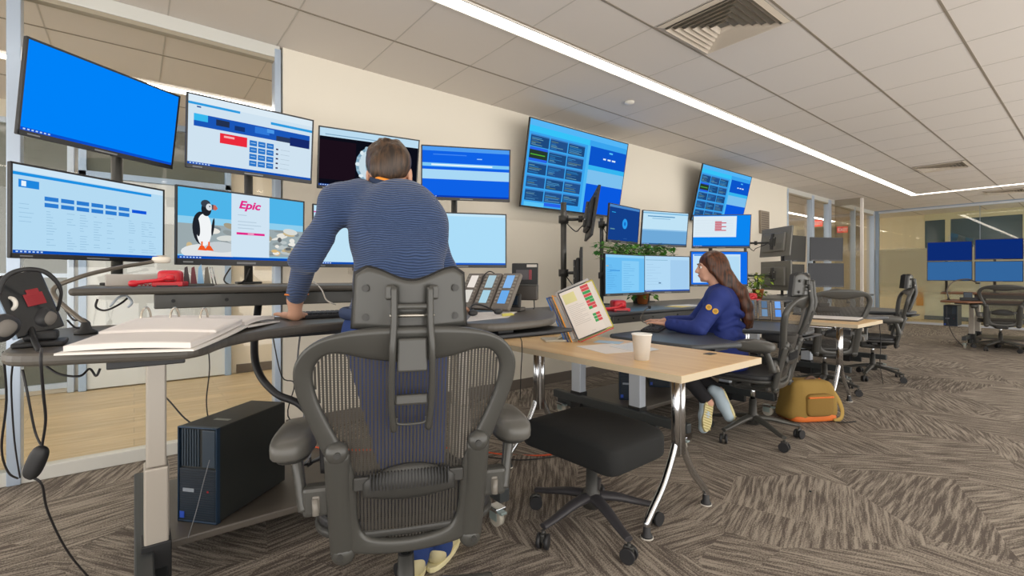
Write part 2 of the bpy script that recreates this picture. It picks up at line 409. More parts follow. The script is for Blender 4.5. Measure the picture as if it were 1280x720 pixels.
# room past the far glass wall
struct('wall_corridor_end', MB().box((17.5, WY, 0), (17.6, 6.3, CZ)), mat('#c3b69a', .8))
struct('wall_far', MB().box((16.15, 3.0, 0), (16.3, 4.4, CZ)), mat('#e6dabc', .8))
b = MB(); b.box((16.17, -5, 1.45), (16.2, 3.0, 2.56)); b.mi = 1
for y in (2.55, 1.2, -.3, -1.9): b.box((16.13, y - .05, 0), (16.2, y + .05, 2.56))
b.box((16.12, -5, 2.56), (16.3, 3.0, CZ)); b.mi = 2; b.box((16.16, -5, .1), (16.24, 3.0, 1.45)); b.mi = 3; b.box((16.1, -5, 0), (16.2, 3, .1))
w = b.build('wall_far_glazed', [mat('#3a5462', .15), mat('#cdc6a4', .6), mat('#dfe2d2', .35), mat('#4d5f74', .5)]); w['kind'] = 'structure'
one('wall_poster', 'small orange panel seen low through the far glass wall', 'poster', MB().box((16.08, 3.02, .35), (16.12, 3.16, .85), .004), mat('#d9962f', .5))

# recessed light lines
def strip(lab, lo, hi, k=1):
    o = MB(); o.box((lo[0], lo[1], CZ - .008), (hi[0], hi[1], CZ - .002)); r = o.build('ceiling_light', mat('#fff6ea', .5, 0, STRIP * k, None, 0))
    tag(r, lab, 'light', 'recessed linear ceiling lights')
    f = MB(); a = .012
    x0, y0 = lo; x1, y1 = hi
    f.box((x0 - a, y0 - a, CZ - .014), (x1 + a, y0, CZ)); f.box((x0 - a, y1, CZ - .014), (x1 + a, y1 + a, CZ))
    f.box((x0 - a, y0, CZ - .014), (x0, y1, CZ)); f.box((x1, y0, CZ - .014), (x1 + a, y1, CZ))
    f.build('trim_ring', mat('#e6e0d6', .5), r)
strip('long white recessed light line running across the ceiling parallel to the cream wall', (-2.5, 2.34), (11.93, 2.44))
strip('short light line turning right from the far end of the long ceiling light', (11.945, -3.2), (12.055, 2.445))
strip('ceiling light line behind the viewpoint, parallel to the long one', (-2.5, -2.7), (11.93, -2.59))
strip('ceiling light line in the corridor behind the left glass wall', (-3.5, 4.95), (3.2, 5.06), 2.2)
strip('ceiling light line in the corridor behind the right end of the glass wall', (7.5, 4.95), (16, 5.06), 2.0)
def vent(x0, y0, w, d, lab):
    t = thing('ceiling_vent', lab, 'vent', (x0 + w / 2, y0 + d / 2, CZ), 0, 'square ceiling air vents')
    b = MB(); b.box((-w / 2, -d / 2, -.006), (w / 2, d / 2, -.002)); b.build('backing', mat('#7d776c', .8), t)
    f = MB()
    for k in range(7):
        s = 1 - k * .135; a = w / 2 * s; c = d / 2 * s; t_ = .034 if k == 0 else .022; z0 = -.004; z1 = -.020 - (.0 if k == 0 else .004)
        zo, zi = (-.004, -.012) if k == 0 else (-.026, -.006)
        # four sloping blades per ring
        A = [(-a, -c), (a, -c), (a, c), (-a, c)]; B = [(-a + t_, -c + t_), (a - t_, -c + t_), (a - t_, c - t_), (-a + t_, c - t_)]
        for i in range(4):
            j = (i + 1) % 4
            p = [(A[i][0], A[i][1], zo), (A[j][0], A[j][1], zo), (B[j][0], B[j][1], zi), (B[i][0], B[i][1], zi)]
            f.poly(p); f.poly([(q[0], q[1], q[2] - .0025) for q in p][::-1])
    f.build('louvres', mat('#cbbfae', .5), t)
vent(2.64, 1.25, .60, .57, 'large square louvred air vent beside the ceiling light line, near the top of the view')
vent(8.98, 1.24, .55, .57, 'farther louvred air vent close to where the light line turns')
vent(12.6, .95, .55, .55, 'faint air vent in the ceiling beyond the turned light line')
o = MB().lathe([(.045, 0), (.045, -.012), (.03, -.022), (.0, -.024)], (3.58, 2.76, CZ)); one('ceiling_sensor', 'small round white sensor on a ceiling tile left of the light line', 'sensor', o, mat('#e2ddd2', .4))
# exit signs in the corridor
for i, (x, y, lab) in enumerate(((1023, 279, 'left one of two red exit signs hanging behind the right glazing'), (1053, 287, 'right one of two red exit signs hanging behind the right glazing'))):
    pp = at(x, y, Y=4.7); t = thing('exit_sign', lab, 'sign', pp, R(-62 if i else -80), 'red exit signs in the corridor')
    t.scale = ((.75, .75, .8) if i else (.55, .75, .8)); MB().box((-.17, -.02, -.11), (.17, .02, .11), .004).build('sign_body', mat('#e8483c', .4, 0, .9), t)
    b = MB().merge(text_bm('EXIT', .15, 0, .004), Matrix.Translation((-.15, -.022, -.055)) @ Matrix.Rotation(PI / 2, 4, 'X')); b.build('sign_letters', lit('#ffd9cf', 1), t)
    MB().cyl((0, 0, .11), (0, 0, (CZ - pp.z) / .8), .01).build('hanger', M_white, t)
# little grille box on the cream wall
b = MB().box((8.12, WY - .035, 1.83), (8.44, WY, 2.21), .006); b.mi = 1
for k in range(9): b.box((8.15, WY - .04, 1.86 + k * .037), (8.41, WY - .034, 1.875 + k * .037))
one('wall_speaker', 'small grey-brown grille panel on the cream wall right of the screens', 'speaker', b, [mat('#8b7f70', .6), mat('#6b6055', .6)])
b = MB().box((1.28, WY - .008, 1.13), (1.40, WY, 1.21), .003); b.mi = 1; b.box((1.31, WY - .012, 1.155), (1.37, WY - .007, 1.185), .002)
one('wall_outlet', 'small cream outlet plate on the wall left of the leaning man', 'outlet', b, [mat('#d8d0c0', .5), mat('#8a8276', .5)])
# ================================================================ MATERIALS OF THE FURNITURE
M_edge = mat('#54504a', .4, bump=(200, .05)); M_desk = mat('#5a544d', .42, bump=(260, .06)); M_desk2 = mat('#3f4347', .4, bump=(260, .06))
M_blk = mat('#26272a', .5); M_blk2 = mat('#1a1b1d', .55); M_steel = mat('#b9b2a8', .35, .25); M_silver = mat('#c9ccd0', .18, 1)
M_graph = mat('#454542', .36, .1, coat=.15); M_graph2 = mat('#363634', .42); M_pad = mat('#565551', .42, coat=.15)
M_paper = mat('#ddd8d4', .8); M_top = wood('light_maple_top', '#d8b27c', '#e6c592', 14, 1.4, None, .38); M_band = mat('#c9b99c', .5)
M_plastic = mat('#d9d5cc', .4); M_red = mat('#c8202c', .35)

# ================================================================ SCREENS
def screen_content(kind):
    """rectangles (x0,y0,x1,y1,colour) in 0..1 of the display, drawn bottom-up"""
    Rr = []; a = Rr.append; r = random.Random(hash(kind) % 1000 if False else sum(map(ord, kind)))
    def task(c='#0a4fb8'):
        a((0, 0, 1, .035, c))
        for k in range(7): a((.015 + k * .022, .01, .027 + k * .022, .026, '#b9d4f2'))
    if kind == 'blue': a((0, 0, 1, 1, '#0082f8')); task('#0b4fc9')
    elif kind == 'portal':
        a((0, 0, 1, 1, '#b4daf2')); a((0, .93, 1, 1, '#cfe6f5')); a((0, .885, .9, .92, '#1b8fe0')); a((.03, .75, .14, .84, '#1e86de')); a((.045, .765, .07, .825, '#e8f4fc'))
        for i in range(2):
            for k in range(6): a((.17 + k * .095, .63 - i * .075, .25 + k * .095, .68 - i * .075, '#2a7bd0'))
        a((.745, .62, .86, .665, '#0c55d8'))
        for i in range(14):
            for x0 in (.18, .3, .38, .47, .56, .72, .82, .88):
                if r.random() < .8: a((x0, .50 - i * .033, x0 + r.uniform(.02, .06), .507 - i * .033, '#96bfdc'))
        for i in range(5): a((.03, .56 - i * .05, .03 + r.uniform(.05, .09), .566 - i * .05, '#96bfdc'))
        task()
    elif kind == 'news':
        a((0, 0, 1, 1, '#cfe2f0')); a((0, .9, 1, 1, '#dbeaf4')); a((0, .865, .38, .9, '#2a9be0')); a((.63, .80, 1, .84, '#2a9be0')); a((.06, .83, .09, .85, '#1c4d90'))
        a((.04, .56, .98, .74, '#1a56b8')); a((.04, .64, .14, .74, '#38b8ee')); a((.2, .62, .3, .71, '#23314f')); a((.34, .6, .42, .67, '#15346f')); a((.5, .62, .62, .72, '#2f78d8')); a((.68, .56, .8, .64, '#2a3a5c')); a((.8, .52, .98, .66, '#16296b')); a((.6, .66, .66, .72, '#4c97e8'))
        a((.23, .37, .44, .52, '#ea2b3c')); a((.26, .46, .34, .49, '#f6b2b4'))
        for i in range(4):
            for k in range(3): a((.46 + k * .07, .41 - i * .105, .52 + k * .07, .495 - i * .105, '#2a76c8')); a((.47 + k * .07, .45 - i * .105, .51 + k * .07, .46 - i * .105, '#a8cdf0'))
        for i in range(5): a((.68, .41 - i * .075, .70, .435 - i * .075, '#3a2f50')); a((.72, .42 - i * .075, .80, .426 - i * .075, '#a9bccb'))
        task()
    elif kind == 'xray':
        a((0, 0, 1, 1, '#0b0d18')); a((0, .86, 1, 1, '#bcdcf0')); a((.0, .12, .35, .8, '#1b0f1a')); a((.05, .89, .6, .905, '#7fa5c0')); task('#0a3f98')
    elif kind == 'bands':
        a((0, 0, 1, 1, '#0f62e6')); a((0, .92, 1, 1, '#4f9cf0')); a((0, .61, 1, .68, '#7cc7f6')); a((.1, .63, .8, .66, '#e6f5fd')); a((0, .36, 1, .55, '#a8d8f6')); a((.12, .84, .5, .86, '#3f86ee')); a((.62, .78, .68, .80, '#8cc2f8')); task('#0a3cb0')
    elif kind == 'plain':
        a((0, 0, 1, 1, '#acddf8')); a((0, .95, 1, 1, '#c4e6f8')); task('#1b5fd0')
    elif kind == 'third':
        a((0, 0, 1, 1, '#bfe2f5')); a((0, .88, .5, .9, '#e0339a')); a((.02, .7, .2, .76, '#c8d84a')); a((.02, .76, .2, .82, '#eef6fb')); task()
    elif kind == 'wall':
        a((0, 0, 1, 1, '#3aa4ee')); a((0, .93, 1, 1, '#55b6f6')); a((0, .86, .58, .93, '#37c3f8'))
        for i in range(5):
            for k in range(3):
                x0 = .02 + k * .175; y0 = .70 - i * .158; a((x0, y0, x0 + .165, y0 + .135, '#22508c' if (i + k) % 2 else '#1d4a80'))
                a((x0, y0 + .12, x0 + .165, y0 + .135, '#3f7ec4'))
                for q in range(6): a((x0 + .01, y0 + .015 + q * .016, x0 + r.uniform(.04, .15), y0 + .021 + q * .016, r.choice(['#4f9bd0', '#6d8a6a', '#2e86c8', '#73a8b8', '#3a6ea0'])))
        a((.02, .545, .18, .66, '#263a30')); a((.02, .66, .18, .69, '#2b63e8')); a((.02, .53, .18, .56, '#2b63e8')); a((.03, .6, .16, .612, '#4fae3a'))
        a((.56, .0, .59, .86, '#4fb8f4')); a((.59, .62, 1, .86, '#0b55cc')); a((.59, .56, 1, .62, '#35b5f0')); a((.59, .38, 1, .56, '#7cc0ee')); a((.59, 0, 1, .38, '#0a5ae0'))
        for k in range(3): a((.74 + k * .05, .72, .77 + k * .055, .74, '#d9efff'))
        a((.8, .81, .84, .83, '#53c6f8')); a((.02, .0, .2, .05, '#5cc4f6')); a((.2, .02, .36, .06, '#2b63e8'))
    elif kind == 'clock':
        a((0, 0, 1, 1, '#143f8a')); a((0, .93, 1, 1, '#4a86c8')); a((.08, .78, .2, .8, '#2aa4e8')); a((.06, .3, .2, .33, '#5d8f9a')); a((.5, .06, .62, .07, '#3c6cb0'))
    elif kind == 'table':
        a((0, 0, 1, 1, '#bfe2f5')); a((0, 0, 1, .42, '#6fa9d8')); a((0, .42, 1, .46, '#8fc2e8')); a((.1, .84, .7, .87, '#4a8fc0')); a((.2, .78, .6, .8, '#7cb0d4')); a((0, .93, 1, .97, '#79b6dc')); task('#2a5f98')
    elif kind == 'sheet':
        a((0, 0, 1, 1, '#0b86f0')); a((0, .3, .76, .97, '#dcebf4'))
        for i in range(9): a((.03, .4 + i * .055, .7, .404 + i * .055, '#b4c8d6'))
        for i in range(8): a((.38, .5 + i * .04, .38 + (.12 if i % 3 else .2), .53 + i * .04, '#c8465a'))
        task('#0a50b0')
    elif kind == 'list':
        a((0, 0, 1, 1, '#6bbdf2')); a((0, .93, 1, 1, '#8fd0f6')); a((.4, .05, .85, .85, '#86ccf6'))
        for i in range(12): a((.44, .1 + i * .06, .44 + r.uniform(.1, .35), .108 + i * .06, '#5aa4dc')); a((.04, .12 + i * .055, .04 + r.uniform(.1, .25), .128 + i * .055, '#4d9cd8'))
        a((.02, .7, .07, .72, '#d9a84a')); a((.1, .58, .35, .6, '#2f8ad8'))
    elif kind == 'page':
        a((0, 0, 1, 1, '#b2d9f4')); a((.56, .04, .98, .9, '#a4cdee')); a((.02, .88, .5, .9, '#8dbbd8'))
        for i in range(8): a((.04, .2 + i * .08, .04 + r.uniform(.1, .4), .206 + i * .08, '#8fb8d8'))
        a((.3, .22, .35, .25, '#40608a')); task()
    elif kind == 'mail':
        a((0, 0, 1, 1, '#0f6ce8')); a((.03, .05, .88, .93, '#c4e2f6')); a((.05, .88, .2, .92, '#2a8ae8')); a((.5, .1, .86, .86, '#b4dbf4'))
    elif kind == 'navy': a((0, 0, 1, 1, '#0d2b72'))
    elif kind == 'mid': a((0, 0, 1, 1, '#33659c'))
    elif kind == 'off': return None
    return Rr
def draw_screen(kind, w, h, parent, y, z0=0):
    """display surface in the thing's local XZ plane, facing -Y; layers a fraction of a millimetre apart"""
    rects = screen_content(kind)
    if rects is None:
        MB().poly([(-w / 2, y, z0 - h / 2), (w / 2, y, z0 - h / 2), (w / 2, y, z0 + h / 2), (-w / 2, y, z0 + h / 2)]).build('screen', mat('#2e2b27' if w < .58 else '#191c24', .35, 0, 0, None, .3), parent); return
    cols = []; b = MB(); n = 0
    def ci(c):
        if c not in cols: cols.append(c)
        return cols.index(c)
    def pt(u, v, k): return (-w / 2 + u * w, y - k * .00002, z0 - h / 2 + v * h)
    for (x0, y0, x1, y1, c) in rects:
        b.mi = ci(c); b.poly([pt(x0, y0, n), pt(x1, y0, n), pt(x1, y1, n), pt(x0, y1, n)]); n += 1
    def pg(pts, c):
        nonlocal n
        b.mi = ci(c); b.poly([pt(u, v, n) for u, v in pts]); n += 1
    def el(u, v, a_, b_, c, s0=0, s1=2 * PI, m=20): pg([(u + a_ * math.cos(s0 + (s1 - s0) * k / m), v + b_ * math.sin(s0 + (s1 - s0) * k / m)) for k in range(m)], c)
    r_ = random.Random(3)
    if kind == 'xray':
        el(.62, .44, .27, .40, '#7fa3ba'); el(.62, .44, .24, .36, '#c5d9e4'); el(.64, .43, .19, .29, '#8fb0c4'); el(.6, .5, .10, .16, '#b9d0dd'); el(.68, .36, .07, .1, '#6f93aa')
        for k in range(22):
            g = k * 2 * PI / 22; el(.62 + .25 * math.cos(g), .44 + .38 * math.sin(g), r_.uniform(.01, .025), r_.uniform(.02, .045), '#dce9f0' if k % 2 else '#9fbccc')
    if kind == 'clock': el(.52, .5, .085, .15, '#2b9cf0'); el(.52, .5, .03, .06, '#1667c8')
    if kind == 'bird':
        pass
    if kind == 'coast': pass
    return b, cols, pg, el, pt
def finish_screen(res, parent):
    if res: b, cols = res[0], res[1]; b.build('screen', [lit(c) for c in cols], parent)
def coast_bird(w, h, parent, y, z0):
    rects = [(0, 0, 1, 1, '#7fc4ea'), (0, .56, 1, 1, '#4fb4e8'), (0, .50, 1, .60, '#8fcdec'), (0, .06, 1, .5, '#9aa8ac')]
    cols = []; b = MB(); n = [0]
    def ci(c):
        if c not in cols: cols.append(c)
        return cols.index(c)
    def pt(u, v): return (-w / 2 + u * w, y - n[0] * .00002, z0 - h / 2 + v * h)
    def pg(pts, c):
        b.mi = ci(c); b.poly([pt(u, v) for u, v in pts]); n[0] += 1
    def rc(x0, y0, x1, y1, c): pg([(x0, y0), (x1, y0), (x1, y1), (x0, y1)], c)
    def el(u, v, a_, b_, c, rot=0, m=22):
        P = []
        for k in range(m):
            x = a_ * math.cos(2 * PI * k / m); z = b_ * math.sin(2 * PI * k / m) * h / w
            P.append((u + x * math.cos(rot) - z * math.sin(rot), v + (x * math.sin(rot) + z * math.cos(rot)) * w / h))
        pg(P, c)
    for q in rects: rc(*q)
    r = random.Random(4)
    for k in range(60):
        u = r.uniform(.02, .98); v = r.uniform(.1, .5)
        el(u, v, r.uniform(.03, .08) if .08 < u < .92 else .02, r.uniform(.02, .05), r.choice(['#d6dad6', '#b9c2c4', '#8d9799', '#a39a84', '#c9b48a', '#e6e4dc', '#7e8a90']), r.uniform(-.3, .3))
    for k in range(12): el(r.uniform(.72, .97), r.uniform(.1, .42), r.uniform(.015, .03), r.uniform(.02, .04), r.choice(['#5f6468', '#d9b77a', '#e9e7e0']))
    el(.22, .1, .2, .12, '#dfe3e4'); el(.3, .18, .12, .08, '#c5cdd1')
    # white and black bird with an orange bill
    el(.160, .44, .062, .24, '#20242c', .05); el(.180, .42, .054, .235, '#f1f4f6'); el(.132, .47, .018, .15, '#20242c', .12); el(.243, .47, .01, .13, '#20242c', -.1)
    el(.195, .72, .036, .10, '#20242c'); el(.190, .80, .034, .055, '#39404c'); el(.214, .755, .022, .05, '#d6dbe0'); el(.219, .765, .005, .01, '#20242c')
    pg([(.232, .80), (.262, .79), (.278, .745), (.262, .715), (.234, .725)], '#c76a58'); pg([(.232, .80), (.246, .795), (.244, .72), (.234, .725)], '#4a5262')
    for u in (.165, .215): rc(u - .006, .17, u + .006, .25, '#ee6a2c'); pg([(u - .03, .125), (u + .035, .12), (u + .012, .19), (u - .012, .19)], '#ee5a24')
    rc(.38, .045, .69, 1, '#cfe3f2')
    for i, (x1, v) in enumerate(((.58, .58), (.62, .53), (.56, .48), (.5, .68))): rc(.43, v, x1, v + .012, '#b3c9da')
    rc(.42, .385, .65, .42, '#e0288a'); rc(.51, .393, .56, .412, '#f5a8cc')
    rc(0, 0, 1, .04, '#0a4fb8')
    for k in range(7): rc(.015 + k * .022, .01, .027 + k * .022, .026, '#b9d4f2')
    tb = text_bm('Epic', .062, .25, .0022)
    b.mi = ci('#e0288a'); b.merge(tb, Matrix.Translation((-w / 2 + .435 * w, y - (n[0] + 2) * .00002, z0 - h / 2 + .79 * h)) @ Matrix.Rotation(PI / 2, 4, 'X') @ Matrix.Diagonal((1.0, .85, 1, 1)))
    b.build('screen', [lit(c) for c in cols], parent)
def monitor(lab, c, yaw, tilt, kind, w=.611, h=.363, cat='monitor', group='desk monitors', bez=.008, chin=.022, name='monitor', deep=.045, led=True, casing=None):
    t = thing(name, lab, cat, c, 0, group); t.rotation_euler = (R(tilt), 0, R(yaw))
    b = MB(); b.box((-w / 2, .0, -h / 2), (w / 2, .016, h / 2), .003); b.box((-w * .36, .012, -h * .34), (w * .36, deep, h * .30), .012)
    b.build('casing', casing or M_blk2, t)
    f = MB(); z0 = -h / 2; z1 = h / 2
    f.box((-w / 2, -.003, z0), (w / 2, .001, z0 + chin), .001); f.box((-w / 2, -.003, z1 - bez), (w / 2, .001, z1), .001)
    f.box((-w / 2, -.003, z0), (-w / 2 + bez, .001, z1), .001); f.box((w / 2 - bez, -.003, z0), (w / 2, .001, z1), .001)
    f.mi = 1
    if led: f.box((-.045, -.0045, z0 + chin * .3), (.045, -.003, z0 + chin * .62)); f.box((-w / 2 + .03, -.0035, z0 + chin * .35), (-w / 2 + .07, -.003, z0 + chin * .6))
    f.build('bezel', [mat('#1c1d20', .35), mat('#7a7d80', .4)], t)
    sw = w - 2 * bez; sh = h - bez - chin; cz = (chin - bez) / 2
    if kind == 'bird': coast_bird(sw, sh, t, -.0005, cz)
    else: finish_screen(draw_screen(kind, sw, sh, t, -.0005, cz), t)
    p = MB(); p.box((-.055, deep - .002, -.055), (.055, deep + .012, .055), .003); p.box((-.02, deep, -.1), (.02, deep + .02, .1), .004)
    p.mi = 1
    for x in (-.045, .045):
        for z in (-.045, .045): p.cyl((x, deep + .01, z), (x, deep + .016, z), .006)
    p.build('mount_plate', [M_graph2, M_silver], t)
    v = MB()
    for k in range(9): v.box((-w * .3, deep - .003, -h * .25 + k * .008), (-w * .12, deep + .0006, -h * .246 + k * .008))
    v.build('vent_grille', M_blk, t)
    return t
def pole(lab, x, y, z0, z1, arms, group='monitor poles', r=.018):
    t = thing('monitor_pole', lab, 'monitor stand', (x, y, z0), 0, group)
    MB().box((-.06, -.05, 0), (.06, .05, .012), .004).build('clamp', M_graph2, t)
    MB().cyl((0, 0, .01), (0, 0, z1 - z0), r).build('post', M_graph, t)
    for (ax, ay, az) in arms:
        b = MB(); v = Vector((ax - x, ay - y, 0)); z = az - z0
        b.cyl((0, 0, z - .03), (0, 0, z + .03), r * 1.7); mid = v * .5 + Vector((-v.y, v.x, 0)) * .25
        b.tube([(0, 0, z), (mid.x, mid.y, z)], .013, smooth=0); b.cyl((mid.x, mid.y, z - .025), (mid.x, mid.y, z + .025), .018); b.tube([(mid.x, mid.y, z), (v.x, v.y, z)], .012, smooth=0)
        a = b.build('arm', M_graph2, t)
        c = MB(); c.tube([(r, 0, z - .02), (mid.x * .6, mid.y * .6 - .02, z - .1), (mid.x, mid.y, z - .07), (v.x * .9, v.y * .9, z - .02)], .004, n=6)
        c.build('arm_cable', M_blk2, a)
    return t

DESK1 = [('top far left monitor showing a plain bright blue desktop', (-.082, 2.694, 1.821), 36.6, 8.2, 'blue'),
 ('bottom far left monitor with a pale web page and two rows of small blue buttons', (-.123, 2.746, 1.361), 38.0, .3, 'portal'),
 ('upper monitor, second from the left, showing a page with a red box and blue tiles', (.501, 2.825, 1.826), 5.7, 5.2, 'news'),
 ('lower monitor showing a sea bird on rocks beside a pink word on a white panel', (.442, 2.70, 1.345), 14.5, .8, 'bird'),
 ('upper monitor behind the man’s head showing a pale round scan on black', (1.15, 2.86, 1.815), -9, 12, 'xray'),
 ('lower monitor mostly hidden behind the man’s back and left arm', (1.10, 2.80, 1.345), -6, 1, 'third'),
 ('upper monitor with blue and white bands, right of the leaning man’s head', (1.782, 2.741, 1.812), -26.2, 4, 'bands'),
 ('lower plain pale blue monitor right of the leaning man', (1.69, 2.66, 1.35), -24, 0, 'plain')]
for lab, c, yw, tl, k in DESK1:
    big = 'lower' in lab or 'bottom' in lab
    monitor(lab, c, yw, tl, k, chin=.03 if k == 'bird' else .02, group='monitors of the near workstation')
for lab, x, y, cs in (('thick dark post holding the two far left monitors', -.062, 2.875, [(-.12, 2.765, 1.80), (-.15, 2.795, 1.36)]), ('dark post behind the sea bird monitor', .50, 2.99, [(.49, 2.90, 1.80), (.44, 2.78, 1.34)]),
                 ('dark post behind the scan monitor at the man’s head', 1.18, 3.03, [(1.16, 2.94, 1.79), (1.11, 2.88, 1.34)]), ('dark post behind the plain pale blue monitor', 1.80, 2.93, [(1.82, 2.82, 1.78), (1.73, 2.745, 1.34)])):
    pole(lab, x, y, 1.07, 1.88, cs, 'monitor poles of the near workstation', .022)

# wall displays
def wall_tv(lab, c, tilt, w, h):
    t = monitor(lab, c, 0, tilt, 'wall', w, h, 'wall display', 'tilted wall displays', .010, .016, 'wall_display', .05, False)
    b = MB(); b.box((-w * .25, .05, -h * .3), (w * .25, .065, -h * .22)); b.box((-w * .25, .05, h * .2), (w * .25, .065, h * .28))
    for x in (-w * .18, w * .18): b.box((x - .02, .05, -h * .35), (x + .02, .075, h * .32))
    b.build('mount_rails', M_blk2, t)
    m = MB(); m.box((c[0] - .3, WY - .03, c[2] - .16), (c[0] + .3, WY, c[2] + .16), .004)
    for x in (-.25, .25): m.tube([(c[0] + x, WY - .02, c[2] + .1), (c[0] + x, c[1] + .05, c[2] + .12)], .012, smooth=0); m.tube([(c[0] + x, WY - .02, c[2] - .1), (c[0] + x, c[1] + .09, c[2] - .12)], .012, smooth=0)
    q = m.build('wall_bracket', M_blk, t); q.matrix_parent_inverse = (Matrix.Translation(c) @ Euler((R(tilt), 0, 0)).to_matrix().to_4x4()).inverted()
    return t
wall_tv('large wall display with dashboards, the nearer of two on the cream wall', (3.60, 3.42, 2.186), 10.2, 1.45, .83)
wall_tv('smaller-looking wall display with dashboards, farther along the cream wall', (6.56, 3.42, 2.235), 13, 1.38, .76)

# workstation two
G2 = 'monitors of the woman’s workstation'
monitor('navy upper monitor with a bright blue disc, top left of the woman’s six', (3.62, 2.85, 1.60), 8, 4.5, 'clock', .56, .35, group=G2)
monitor('pale upper middle monitor above the ivy, left of the red-marked one', (4.30, 2.86, 1.60), -14, 5.7, 'table', group=G2)
monitor('blue upper right monitor with a white sheet marked in red', (4.95, 2.60, 1.595), -42, 6.0, 'sheet', group=G2)
monitor('light blue lower left monitor with a faint list, in front of ivy', (3.40, 2.66, 1.125), 4, 0, 'list', group=G2)
monitor('pale lower middle monitor with a faint page, left of the woman’s face', (4.04, 2.66, 1.13), -10, 0, 'page', group=G2)
monitor('lower right monitor partly behind the woman’s head', (4.73, 2.508, 1.19), -34.6, 0, 'mail', group=G2)
monitor('upper monitor seen edge-on beside the near wall display', (2.79, 2.50, 1.585), 47, 9, 'navy', .611, .363, group=G2)
monitor('lower monitor seen edge-on behind the tilted document holder', (2.72, 2.55, 1.14), 44, 0, 'navy', .611, .363, group=G2)
pole('tall dark pole with folding arms left of the edge-on monitors', 2.77, 2.80, .845, 1.72, [(2.83, 2.56, 1.58), (2.76, 2.6, 1.14)], 'monitor poles of the woman’s workstation', .024)
pole('dark pole between the woman’s left monitors', 3.45, 2.98, .845, 1.66, [(3.6, 2.9, 1.6), (3.42, 2.72, 1.12)], 'monitor poles of the woman’s workstation')
pole('dark pole behind the woman’s middle monitors', 4.20, 3.0, .845, 1.66, [(4.3, 2.92, 1.6), (4.05, 2.73, 1.12)], 'monitor poles of the woman’s workstation')
pole('dark pole with arms just right of the woman’s right monitors', 5.05, 2.78, .845, 1.68, [(5.0, 2.66, 1.6), (4.78, 2.58, 1.18), (5.35, 2.7, 1.55), (5.35, 2.7, 1.2)], 'monitor poles of the woman’s workstation', .022)

# workstation three, its left pair seen from behind
G3 = 'monitors of the third workstation'
monitor('upper monitor seen from behind with its arm, right of the grille panel', (6.30, 2.60, 1.54), 55, 6, 'navy', .611, .363, group=G3, casing=mat('#77756f', .5))
monitor('lower monitor seen from behind, above the red phone', (6.30, 2.60, 1.12), 55, 0, 'off', .611, .363, group=G3, casing=mat('#77756f', .5))
monitor('grey switched-off upper monitor next to the monitor backs', (7.20, 2.72, 1.50), -6, 2, 'off', .56, .363, group=G3)
monitor('grey switched-off lower monitor behind the woman’s empty headrest', (7.15, 2.72, 1.10), -6, 0, 'off', .56, .363, group=G3)
monitor('dark upper right monitor of the switched-off group', (8.35, 2.71, 1.53), -25, 1, 'off', group=G3)
monitor('dark navy lower right monitor of the switched-off group', (8.20, 2.665, 1.131), -28, 0, 'off', group=G3)
pole('dark pole behind the monitors seen from the back', 6.12, 2.9, .845, 1.62, [(6.28, 2.68, 1.54), (6.28, 2.68, 1.12)], 'monitor poles of the third workstation')
pole('dark pole behind the grey switched-off monitor pair', 7.22, 2.9, .845, 1.58, [(7.2, 2.8, 1.5), (7.16, 2.8, 1.1)], 'monitor poles of the third workstation')
pole('dark pole behind the dark upper right monitor', 8.40, 2.9, .845, 1.62, [(8.37, 2.77, 1.52), (8.22, 2.73, 1.13)], 'monitor poles of the third workstation')
# workstation four by the far glass wall
G4 = 'monitors of the far right workstation'
for lab, x, y, z, yw, k in (('far upper left navy monitor in front of the far glass wall', 10.62, 1.66, 1.53, -74, 'navy'), ('far lower left mid-blue monitor in front of the far glass wall', 10.62, 1.66, 1.20, -74, 'mid'),
        ('far upper middle navy monitor in front of the far glass wall', 10.60, 1.08, 1.54, -66, 'navy'), ('far lower middle mid-blue monitor in front of the far glass wall', 10.60, 1.08, 1.19, -66, 'mid'),
        ('far upper navy monitor cut by the right edge of the view', 10.35, .52, 1.55, -58, 'navy'), ('far lower mid-blue monitor cut by the right edge of the view', 10.35, .52, 1.19, -58, 'mid')):
    monitor(lab, (x, y, z), yw, 0, k, .56, .325, group=G4, chin=.012)
for lab, x, y in (('post of the far left monitor pair', 10.78, 1.72), ('post of the far middle monitor pair', 10.76, 1.14), ('post of the far monitor pair at the right edge of the view', 10.5, .6)):
    pole(lab, x, y, .845, 1.6, [(x - .1, y - .03, 1.53), (x - .1, y - .03, 1.2)], 'monitor poles of the far right workstation')
